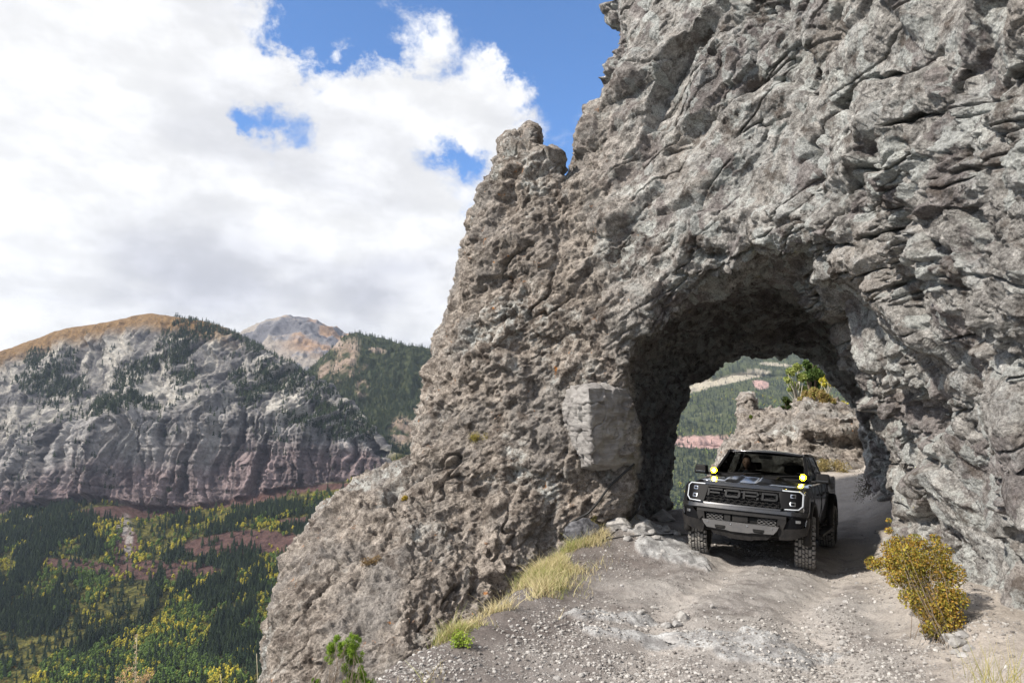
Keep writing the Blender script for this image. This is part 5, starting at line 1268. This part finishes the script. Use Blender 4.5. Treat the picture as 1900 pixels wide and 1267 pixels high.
set_verts(r_, V + N * (.036 * st_ + .022 * fbm(V * 5, 4, 53, .6) + .05 * fbm(V * 1.6, 3, 57) + .45 * fb - .05 * np.exp(-(fbm(V * 1.3 + 7, 3, 59) / .02) ** 2))[:, None]); r_.name = 'boulder'
for p in r_.polygons: p.use_smooth = True
tag(link('boulder', r_, M_slab), 'large pale squared block set in the rock beside the left foot of the tunnel', 'boulder')
g = on_ground(1082, 1000); me = rock_mesh(61, (.40, .34, .25), 5, .5, 'boulder'); o = link('boulder', me, M_dark_rock); o.location = g + Vector((0, .05, .10)); o.rotation_euler = (.1, .15, .4)
tag(o, 'dark grey boulder at the head of the grass strip, under the black hose', 'boulder')
for i, (px, py, s, lab) in enumerate([(1150, 978, .20, 'broken rock leaning on the left foot of the tunnel beside the dark boulder'), (1196, 985, .17, 'pale rock fragment at the left foot of the tunnel nearest the road'), (1232, 968, .24, 'shadowed rock lying just inside the tunnel left of the truck')]):
    o = link('rock', rock_mesh(70 + i, (s * 1.3, s, s * .8), 4, .5, 'rock'), M_stone); o.location = on_ground(px, py) + Vector((0, 0, s * .3)); o.rotation_euler = (R3.uniform(-.3, .3), R3.uniform(-.3, .3), R3.uniform(0, 6)); tag(o, lab, 'rock')
STN = [(1268, 1153, .105, 'largest pale stone of the little group lying on the dirt road'), (1237, 1164, .066, 'rounded stone left of the largest pale stone on the dirt road'), (1256, 1163, .070, 'stone half buried in front of the largest pale stone'),
       (1231, 1025, .055, 'pale stone on the road in front of the left tyre, left of the tyre'), (1322, 1127, .045, 'dark small stone on the road right of the stone group'), (1250, 1188, .12, 'flat slab-like stone flush with the road below the stone group'),
       (1213, 1128, .06, 'flat pale stone on the road, farthest left above the stone group'), (1586, 1071, .035, 'small dark stone right of the truck between tyre and shrub')]
for i, (px, py, s, lab) in enumerate(STN):
    fl = .35 if 'flat' in lab else .75
    o = link('stone', rock_mesh(90 + i, (s, s * .8, s * fl), 3, .4, 'stone'), M_stone); o.location = on_ground(px, py) + Vector((0, 0, s * fl * .45)); o.rotation_euler = (0, 0, R3.uniform(0, 6)); tag(o, lab, 'stone')
protos_s = [rock_mesh(120 + k, (1, .85, .62), 2, .4) for k in range(6)]
for m_ in protos_s: m_.materials.append(M_stone)
for i in range(46):
    px = R3.uniform(800, 1640); py = R3.uniform(1040, 1262); g = on_ground(px, py)
    if g is None or g.x < edge_x(g.y) + .45 or (1270 < px < 1530 and py < 1070): continue
    s = R3.uniform(.018, .042) * (1.0 if i % 4 else 1.3)
    o = bpy.data.objects.new('small_stone', protos_s[i % 6]); COL.objects.link(o); o.location = g + Vector((0, 0, s * .25)); o.scale = (s,) * 3; o.rotation_euler = (0, 0, R3.uniform(0, 6)); tag(o, 'small loose grey stone lying on the dirt road', 'stone', 'small loose stones on the road')
for i in range(42):
    u_ = R3.random()
    if i < 28: px, py = 1640 + 160 * u_ + R3.gauss(0, 14), 1000 + 235 * u_ + R3.gauss(0, 10); lab, grp_ = 'chunk of rock fallen at the foot of the right rock wall', 'fallen rocks along the right wall'
    else: px, py = R3.uniform(1140, 1255), R3.uniform(975, 1003); lab, grp_ = 'chunk of rock fallen at the foot of the left side of the tunnel', 'fallen rocks at the left side of the tunnel'
    g = on_ground(px, py)
    if g is None: continue
    s = R3.uniform(.03, .10); o = bpy.data.objects.new('fallen_rock', protos_s[i % 6]); COL.objects.link(o); o.location = g + Vector((0, 0, s * .3)); o.scale = (s * R3.uniform(.8, 1.4), s, s); o.rotation_euler = (R3.uniform(-.3, .3), R3.uniform(-.3, .3), R3.uniform(0, 6)); tag(o, lab, 'rock', grp_)
# gravel
def gravel(n, fn, smin, smax, name):
    out = [];
    while sum(len(a) for a in out) < n:
        px = rg.uniform(640, 1900, n); py = rg.uniform(985, 1300, n); d = ray(px, py); t_ = -CAM[2] / d[:, 2]; q = CAM + d * t_[:, None]
        w_ = fn(px, py, q) * (q[:, 0] > edge_x(q[:, 1]) - .25); out.append(q[rg.random(n) < w_])
    q = np.concatenate(out)[:n]; z = ground_z(q[:, 0][None], q[:, 1][None])[0][0]
    s = smin * (smax / smin) ** (rg.random(n) ** 2.2); Vs, Fs, Cs = [], [], []; off = 0
    for k in range(6):
        m = rg.integers(0, 6, n) == k if k else None
    sel = rg.integers(0, 8, n); base = [ICOV * np.random.default_rng(200 + k).uniform(.62, 1.12, (12, 1)) * np.array([1, .8, .62]) for k in range(8)]
    for k in range(8):
        m = sel == k; c_ = m.sum(); a = rg.uniform(0, 6.3, c_); ca, sa = np.cos(a)[:, None], np.sin(a)[:, None]; v = base[k]
        X = (v[None, :, 0] * ca - v[None, :, 1] * sa) * s[m][:, None] + q[m, 0][:, None]; Y = (v[None, :, 0] * sa + v[None, :, 1] * ca) * s[m][:, None] + q[m, 1][:, None]; Z = v[None, :, 2] * s[m][:, None] + (z[m] + s[m] * .18)[:, None]
        Vs.append(np.stack([X, Y, Z], -1).reshape(-1, 3)); Fs.append((ICOF[None] + (np.arange(c_) * 12)[:, None, None] + off).reshape(-1, 3)); off += c_ * 12
        cc_ = lerp(np.array([[.16, .145, .135]] * c_), [.50, .48, .455], rg.random(c_) ** 1.2); Cs.append(np.repeat(cc_, 12, 0))
    me = mesh_np(name, np.concatenate(Vs), np.concatenate(Fs), False); attr(me, 'tint', np.concatenate(Cs)); return link(name, me, M_grav)
M_grav = leaf_mat('gravel', None, None, 'tint', 0); M_grav.node_tree.nodes['Principled BSDF'].inputs['Roughness'].default_value = .95
def gw(px, py, q):
    p = np.stack([q[:, 0], q[:, 1], 0 * q[:, 0]], 1); n_ = fbm(p * 1.3, 3, 501)
    w_ = .05 + .45 * ss(n_, .05, .45)
    w_ = np.maximum(w_, .95 * ell(px, py, [(1545, 1190, 70, 60, 50), (1480, 1240, 80, 30, 0), (800, 1255, 110, 22, -10), (1180, 1235, 120, 30, 0), (1640, 1245, 80, 30, 0), (1150, 1040, 60, 30, 20), (1050, 1180, 110, 50, -20)], .6))
    return np.clip(w_, 0, 1)
tag(gravel(12500, gw, .006, .032, 'gravel'), kind='stuff')

# ---- plants
def ribbons(name, base, tip, bend_, wdt, colr, mat, parent=None, seg=3):
    n = len(base); t_ = np.linspace(0, 1, seg + 1); d = tip - base
    side = np.cross(d, rg.normal(size=(n, 3))); side /= np.linalg.norm(side, axis=1, keepdims=True) + 1e-9
    V = []
    for k in t_:
        c_ = base + d * k + bend_ * (k * k); w_ = (wdt * (1 - .85 * k))[:, None] * .5
        V.append(c_ - side * w_); V.append(c_ + side * w_)
    V = np.stack(V, 1).reshape(-1, 3); m = 2 * (seg + 1); o_ = (np.arange(n) * m)[:, None]
    Fs = np.concatenate([np.stack([o_[:, 0] + 2 * k, o_[:, 0] + 2 * k + 1, o_[:, 0] + 2 * k + 3, o_[:, 0] + 2 * k + 2], 1) for k in range(seg)])
    me = mesh_np(name, V, Fs, False); attr(me, 'tint', np.repeat(colr, m, 0)); return link(name, me, mat, parent)
M_gr = leaf_mat('grass_blades', None, None, 'tint', .3); M_lf = leaf_mat('shrub_leaves', None, None, 'tint', .3)
n = 31000; yy = np.concatenate([rg.uniform(8.3, 13.9, 20000), rg.uniform(5.4, 8.3, 11000)]); off = rg.normal(0, 1, n) * np.where(yy > 8.2, .27, .14) + np.where(yy > 9.5, .12, .02)
p_ = np.stack([yy, off, 0 * yy], 1); keep = fbm(p_ * np.array([1.6, 2, 1]), 3, 601) + .40 * np.exp(-((yy - 10.8) / 1.7) ** 2) - .02 * (yy < 8.2) > .04 + .30 * rg.random(n)
yy, off = yy[keep], off[keep]; n = len(yy); xx = edge_x(yy) + off; zz = ground_z(xx[None], yy[None])[0][0]
base = np.stack([xx, yy, zz - .02], 1); tall = fbm(np.stack([xx, yy, 0 * xx], 1) * 2.6, 2, 602) * .5 + .5
L_ = (.09 + .27 * tall * rg.random(n)) * np.where(yy < 8.2, .6, 1.0) + (rg.random(n) > .965) * .15; q = rg.normal(size=(n, 3)) * .28; q[:, 2] = 1; q /= np.linalg.norm(q, axis=1, keepdims=True)
g_ = fbm(np.stack([xx, yy, 0 * xx], 1) * 1.1, 3, 603) * .9 + .5 + .3 * rg.normal(size=n)
cg = lerp(np.array([[.74, .64, .38]] * n), [.30, .35, .09], ss(g_, .45, .95)); cg = lerp(cg, [.33, .24, .12], (rg.random(n) > .8) * .8)
bd = rg.normal(size=(n, 3)) * .35 * L_[:, None]; bd[:, 2] = -.12 * L_
tag(ribbons('grass', base, base + q * L_[:, None], bd, np.full(n, .0062) * (1 + .5 * rg.random(n)), cg, M_gr), kind='stuff')

def bark_mat(name, c0, c1):
    m = bpy.data.materials.new(name); m.use_nodes = True; t = NT(m.node_tree); b = t.n['Principled BSDF']; pos = t.add('ShaderNodeNewGeometry').outputs['Position']
    t.l.new(t.mix(t.noise(pos, 30, 4), c0, c1), b.inputs['Base Color']); b.inputs['Roughness'].default_value = .9; return m
M_twig = bark_mat('twig_bark', (.10, .075, .055), (.24, .19, .14)); M_pale = bark_mat('pale_bark', (.42, .38, .30), (.60, .56, .46))
def leaves(name, cen, rad, n, size, c0, c1, mat, parent, c2=None, k2=0, asp=.5):
    """small leaf faces, n in all, spread through ellipsoids"""
    cen = np.array(cen, float); rad = np.array(rad, float); vol = rad.prod(1) ** .7; s = rg.choice(len(cen), n, p=vol / vol.sum())
    d = rg.normal(size=(n, 3)); d /= np.linalg.norm(d, axis=1, keepdims=True); r = rg.random(n) ** .42
    p = cen[s] + d * r[:, None] * rad[s]; a = rg.normal(size=(n, 3)); a /= np.linalg.norm(a, axis=1, keepdims=True); b_ = np.cross(a, rg.normal(size=(n, 3))); b_ /= np.linalg.norm(b_, axis=1, keepdims=True)
    sz = (size * rg.uniform(.6, 1.3, n))[:, None]; V = np.stack([p - a * sz, p + b_ * sz * asp, p + a * sz, p - b_ * sz * asp], 1).reshape(-1, 3)
    cl_ = lerp(np.array([c0] * n), c1, np.clip(rg.normal(.5, .3, n) + .5 * (fbm(p * (1.2 / rad.mean()), 2, 77)), 0, 1))
    if c2 is not None: cl_ = lerp(cl_, c2, (rg.random(n) < k2) * .85)
    me = mesh_np(name, V, np.arange(4 * n).reshape(-1, 4), False); attr(me, 'tint', np.repeat(cl_, 4, 0)); return link(name, me, mat, parent)
def stems(name, root, tips, r0, mat, parent, spread=.1):
    mb = MB()
    for tp in tips:
        rt_ = Vector(root) + Vector([R3.gauss(0, spread) for _ in range(2)] + [0]); tp = Vector(tp); pts_ = []; k_ = Vector([R3.gauss(0, .10) for _ in range(3)]) * (tp - rt_).length
        for i in range(6): u = i / 5; pts_.append(rt_.lerp(tp, u) + k_ * math.sin(u * math.pi) + Vector((0, 0, .08 * (tp - rt_).length * math.sin(u * math.pi))))
        mb.tube(pts_, [r0 * (1 - .8 * i / 5) for i in range(6)], 5)
    return mb.build(name, mat, parent, 0, True)
def shrub(name, root, blobs, n, size, c0, c1, label, cat, twig=M_twig, r0=.008, c2=None, k2=0, group=None, leafmat=None, tips=3, spread=.06, asp=.5):
    """root: world point; blobs: (centre, radii)"""
    e = empty(name, root); tag(e, label, cat, group); root = Vector(root)
    cen = [list(Vector(c) - root) for c, _ in blobs]; rad = [r for _, r in blobs]
    tp = [Vector(c) + Vector([R3.uniform(-.8, .8) * r[i] for i in range(3)]) for c, r in zip(cen, rad) for _ in range(tips)]
    stems('stem', (0, 0, 0), tp, r0, twig, e, spread); leaves('foliage', cen, rad, n, size, c0, c1, leafmat or M_lf, e, c2, k2, asp); return e
# autumn shrub by the right wall
g = Vector(on_ground(1752, 1188)); B = []
for (px, py, t_, r) in [(1765, 1195, 6.7, .13), (1750, 1160, 6.8, .17), (1725, 1165, 6.8, .10), (1715, 1130, 6.9, .12), (1690, 1110, 7.0, .12), (1765, 1110, 7.0, .16), (1735, 1105, 7.1, .18), (1700, 1090, 7.2, .14), (1760, 1065, 7.2, .17), (1720, 1050, 7.3, .20), (1680, 1040, 7.3, .19), (1745, 1025, 7.4, .13), (1690, 1065, 7.2, .14),
                        (1645, 1050, 7.4, .13), (1620, 1045, 7.5, .09), (1655, 1020, 7.5, .12), (1700, 1010, 7.5, .13), (1668, 1005, 7.6, .09), (1735, 1000, 7.6, .07), (1650, 985, 7.7, .05), (1648, 965, 7.7, .035), (1660, 1075, 7.2, .09), (1768, 1145, 6.9, .12), (1742, 1130, 6.9, .14)]:
    B.append((Vector(P(px, py, t_)), (r * 1.0, r * 1.0, r * .9)))
shrub('shrub', g, B, 17000, .0150, (.13, .15, .03), (.48, .27, .055), 'big autumn shrub with orange and olive leaves at the foot of the right rock wall', 'shrub', M_twig, .0035, (.52, .46, .08), .25, tips=4, spread=.10)
# juniper sprig at the bottom of the picture
g = Vector((-1.25, 4.75, -.25)); B = [(Vector(P(px, py, 4.9)), (r, r, r * 1.3)) for px, py, r in [(628, 1188, .035), (642, 1180, .03), (660, 1186, .03), (618, 1205, .04), (640, 1205, .045), (662, 1205, .04), (650, 1232, .045), (655, 1258, .05), (672, 1262, .045), (640, 1275, .06), (690, 1275, .05), (612, 1222, .025), (668, 1228, .03)]]
B = [(c_ + Vector([R3.gauss(0, .028) for _ in range(3)]), tuple(x * R3.uniform(.45, .7) for x in r_)) for c_, r_ in B for _ in range(4)]
shrub('juniper', g, B, 9000, .016, (.10, .20, .02), (.36, .50, .07), 'bright green juniper sprig growing below the edge of the road', 'shrub', M_twig, .005, tips=1, spread=.03, asp=.12)
# tufts on the rock
for px, py, s, c0, c1, lab in [(884, 812, .24, (.22, .22, .05), (.45, .36, .10), 'yellowish tuft of plants clinging to the cliff face high above the grass strip'), (692, 1042, .18, (.20, .13, .06), (.34, .24, .12), 'brown dry tuft on the lower buttress left of the grass strip'),
                           (752, 925, .10, (.40, .30, .05), (.50, .36, .06), 'small yellow cushion plant on the upper edge of the lower buttress'), (1100, 965, .12, (.25, .24, .08), (.40, .33, .15), 'small dry plant on the rock beside the dark boulder'), (855, 1190, .16, (.24, .36, .05), (.38, .46, .08), 'bright green leafy weed on the shoulder, at the lower end of the grass strip'),
                           (590, 1262, .08, (.12, .2, .03), (.2, .3, .05), 'small green sprout in front of the cliff foot right of the juniper')]:
    if lab.startswith('bright'): p0 = on_ground(px, py + 12); nn = Vector((0, 0, 1))
    else: p0, nn = on_cliff(px, py, .01)
    shrub('tuft', p0, [(p0 + nn * s * .3 + Vector((R3.uniform(-1, 1) * s * .7, R3.uniform(-.5, .5) * s * .5, R3.uniform(-.4, .6) * s * .6)), (s * .42,) * 3) for _ in range(5)], 700, .013, c0, c1, lab, 'plant', M_twig, .004, tips=3, spread=.02)
# dry shrub at the far end of the tunnel, dark plants along the right wall in the tunnel
g = Vector(P(1545, 884, 23.5)); shrub('shrub', g, [(g + Vector((R3.uniform(-.5, .5), R3.uniform(-.3, .3), R3.uniform(.1, .42))), (.26, .26, .22)) for _ in range(7)], 2200, .03, (.20, .17, .06), (.42, .33, .15), 'dry olive shrub beside the road just beyond the tunnel', 'shrub', M_twig, .012)
for px, py, t_, lab in [(1612, 900, 17.5, 'leafless dark bush against the right tunnel wall, farther in')]:
    g = Vector(P(px, py, t_)); shrub('shrub', g, [(g + Vector((R3.uniform(-.25, .05), R3.uniform(-.3, .3), R3.uniform(-.3, .5))), (.16, .16, .2)) for _ in range(6)], 500, .018, (.09, .09, .06), (.18, .17, .1), lab, 'shrub', M_twig, .008)
# weeds in the lower right corner
for px, py, lab in [(1835, 1256, 'green and straw weeds at the foot of the right wall, lower corner'), (1880, 1262, 'tall thin weeds in the lower right corner')]:
    p0 = Vector(P(px, py + 12, 5.0)); e = empty('weed', p0); tag(e, lab, 'plant'); n = 45
    bs = rg.normal(size=(n, 3)) * [.09, .09, .01]; d = rg.normal(size=(n, 3)) * [.09, .09, .05] + [0, 0, .26]; ribbons('foliage', bs, bs + d, rg.normal(size=(n, 3)) * .03, np.full(n, .005), lerp(np.array([[.28, .30, .08]] * n), [.55, .45, .22], rg.random(n)), M_gr, e)
# dry stalks in the lower left
def stalk(x, y, z0, z1, lean, label, seeds):
    e = empty('dry_stalk', (x, y, z0)); tag(e, label, 'plant'); H = z1 - z0; mb = MB(); pts_ = [(lean * (u ** 2), 0, H * u) for u in np.linspace(0, 1, 9)]; mb.tube(pts_, [.0035 * (1 - .6 * k / 8) for k in range(9)], 5); mb.build('stem', M_straw, e, 0, True)
    if seeds:
        cen = [(lean * u * u + R3.uniform(-.008, .008), R3.uniform(-.01, .01), H * u) for u in np.linspace(.72, 1.0, 14)]; leaves('seed_head', cen, [(.011, .011, .012)] * 14, 260, .005, (.40, .30, .18), (.62, .52, .36), M_gr, e)
M_straw = bark_mat('straw', (.42, .36, .24), (.60, .52, .36))
p0 = P(262, 1178, 3.3); stalk(p0[0], p0[1], 0.0, p0[2], -.02, 'tall dry seed stalk in the lower left corner', True)
p0 = P(476, 1212, 3.5); stalk(p0[0] + .05, p0[1], 0.0, p0[2], -.05, 'thin bare grass stalk standing left of the juniper', False)
p0 = P(412, 1250, 3.5); stalk(p0[0] + .09, p0[1], 0.0, p0[2], -.10, 'short bent grass stalk at the bottom edge of the picture', False)
g = Vector(P(245, 1290, 3.3)); g.z = 0.0
shrub('dry_plant', g, [(Vector(P(px, py, 3.3)), (.03, .03, .03)) for px, py in [(235, 1245), (250, 1258), (265, 1262), (225, 1262), (275, 1250), (245, 1275)]], 420, .006, (.42, .26, .13), (.62, .45, .25), 'rust brown dry plant at the foot of the tall seed stalk', 'plant', M_straw, .003, tips=3, spread=.02)
# trees on the outcrop
def small_tree(px, py, t_, blobs, n, size, c0, c1, label, bark, r0, c2=None, k2=0, cat='tree', name='tree'):
    root = Vector(P(px, py, t_)); e = empty(name, root); tag(e, label, cat)
    cen = [Vector(P(a, b_, t_ + R3.uniform(-.5, .5))) - root for a, b_, r in blobs]; rad = [(r * t_ / F_PX,) * 3 for a, b_, r in blobs]
    mb = MB()
    for c_, r in zip(cen, rad):
        for _ in range(3):
            tp = c_ + Vector([R3.uniform(-.9, .9) * r[0] for _ in range(3)]); md = tp * .45 + Vector((R3.gauss(0, .08), R3.gauss(0, .08), .15)); mb.tube([(0, 0, -.1), tuple(md * .5), tuple(md), tuple(tp)], [r0, r0 * .8, r0 * .55, r0 * .2], 5)
    mb.build('trunk', bark, e, 0, True); leaves('crown', [list(c_) for c_ in cen], rad, n, size, c0, c1, M_lf, e, c2, k2)
small_tree(1482, 762, 34, [(1468, 690, 9), (1480, 682, 9), (1462, 705, 7), (1474, 716, 8), (1488, 700, 9), (1466, 722, 6), (1490, 722, 7), (1480, 740, 6)], 1500, .075, (.22, .28, .07), (.42, .46, .14), 'slender pale green tree with light branches on top of the outcrop', M_pale, .045)
small_tree(1508, 756, 35.5, [(1496, 675, 8), (1505, 684, 11), (1515, 692, 12), (1498, 698, 10), (1524, 702, 11), (1508, 712, 13), (1495, 724, 8), (1526, 718, 9), (1514, 675, 7)], 3200, .075, (.05, .095, .025), (.15, .22, .06), 'dense dark green tree on top of the outcrop, right of the pale one', M_twig, .06)
small_tree(1534, 752, 33, [(1524, 706, 5), (1534, 702, 6), (1541, 712, 5), (1528, 714, 4)], 420, .07, (.50, .46, .05), (.66, .60, .10), 'small yellow-leaved sapling on the outcrop under the tunnel roof', M_pale, .025)
small_tree(1556, 756, 30, [(1553, 745, 4), (1564, 747, 4), (1572, 750, 3)], 160, .06, (.50, .46, .05), (.66, .60, .10), 'low yellow bush at the right end of the outcrop top', M_pale, .02, cat='shrub', name='shrub')
small_tree(1462, 768, 31, [(1458, 742, 7), (1466, 752, 9), (1476, 758, 8), (1458, 760, 6), (1452, 756, 4)], 1500, .055, (.03, .06, .018), (.10, .13, .035), 'low dark green conifer bush beside the outcrop top, left of the tan bush', M_twig, .02, cat='shrub', name='shrub')
small_tree(1512, 754, 28, [(1486, 742, 7), (1496, 732, 9), (1510, 728, 10), (1524, 732, 10), (1536, 738, 8), (1546, 744, 6), (1505, 742, 9), (1528, 744, 8)], 3400, .045, (.26, .20, .08), (.50, .36, .14), 'wide tan autumn bush on the outcrop below the trees', M_twig, .02, (.30, .34, .08), .2, cat='shrub', name='shrub')
small_tree(1393, 776, 26, [(1393, 773, 3.2)], 260, .03, (.10, .15, .02), (.18, .24, .04), 'small round moss-green cushion on the pillar of the outcrop', M_twig, .01, cat='plant', name='cushion_plant')

# ---- black hoses hanging from the rock and lying on the ground
M_hose = pmat('black_hose', (.02, .02, .02), .55)
def hose(pts_, label, r=.022, grp=None):
    Q_ = []
    for px, py in pts_:
        gr = on_ground(px, py + 2); cf = on_cliff(px, py, .10)[0]
        q_ = gr + Vector((0, 0, r * .8)) if gr is not None and (gr.y < cf.y or px > 1190) else cf
        Q_.append(q_)
    Q_ = crom(np.array([q_[:] for q_ in Q_]), 5)
    tag(MB().tube([tuple(q_) for q_ in Q_], r, 8).build('hose', M_hose, None, 0, True), label, 'hose')
hose([(1044, 990), (1060, 968), (1082, 950), (1108, 930), (1135, 908), (1155, 888), (1172, 868)], 'black hose running up the rock from the grass to beside the pale squared block')
hose([(1112, 1002), (1132, 994), (1150, 978), (1166, 958), (1174, 945), (1180, 934)], 'shorter black hose rising from the ground behind the dark boulder', .019)
hose([(1112, 1003), (1140, 998), (1165, 994), (1195, 992), (1225, 991), (1250, 990), (1275, 990)], 'thin black cable lying on the ground towards the left tyre of the truck', .015)

# ------------------------------------------------------------ the air between here and the far slopes
hb = MB().box((500, 4360, -100), (9200, 8840, 2700)); hme = hb.mesh('haze')
hm_ = bpy.data.materials.new('haze'); hm_.use_nodes = True; t = NT(hm_.node_tree); t.n.remove(t.n['Principled BSDF'])
vv_ = t.add('ShaderNodeVolumePrincipled'); vv_.inputs['Color'].default_value = (.62, .72, .92, 1); vv_.inputs['Density'].default_value = HAZE; vv_.inputs['Anisotropy'].default_value = .3
t.l.new(vv_.outputs[0], t.n['Material Output'].inputs['Volume'])
tag(link('haze', hme, hm_), kind='stuff')
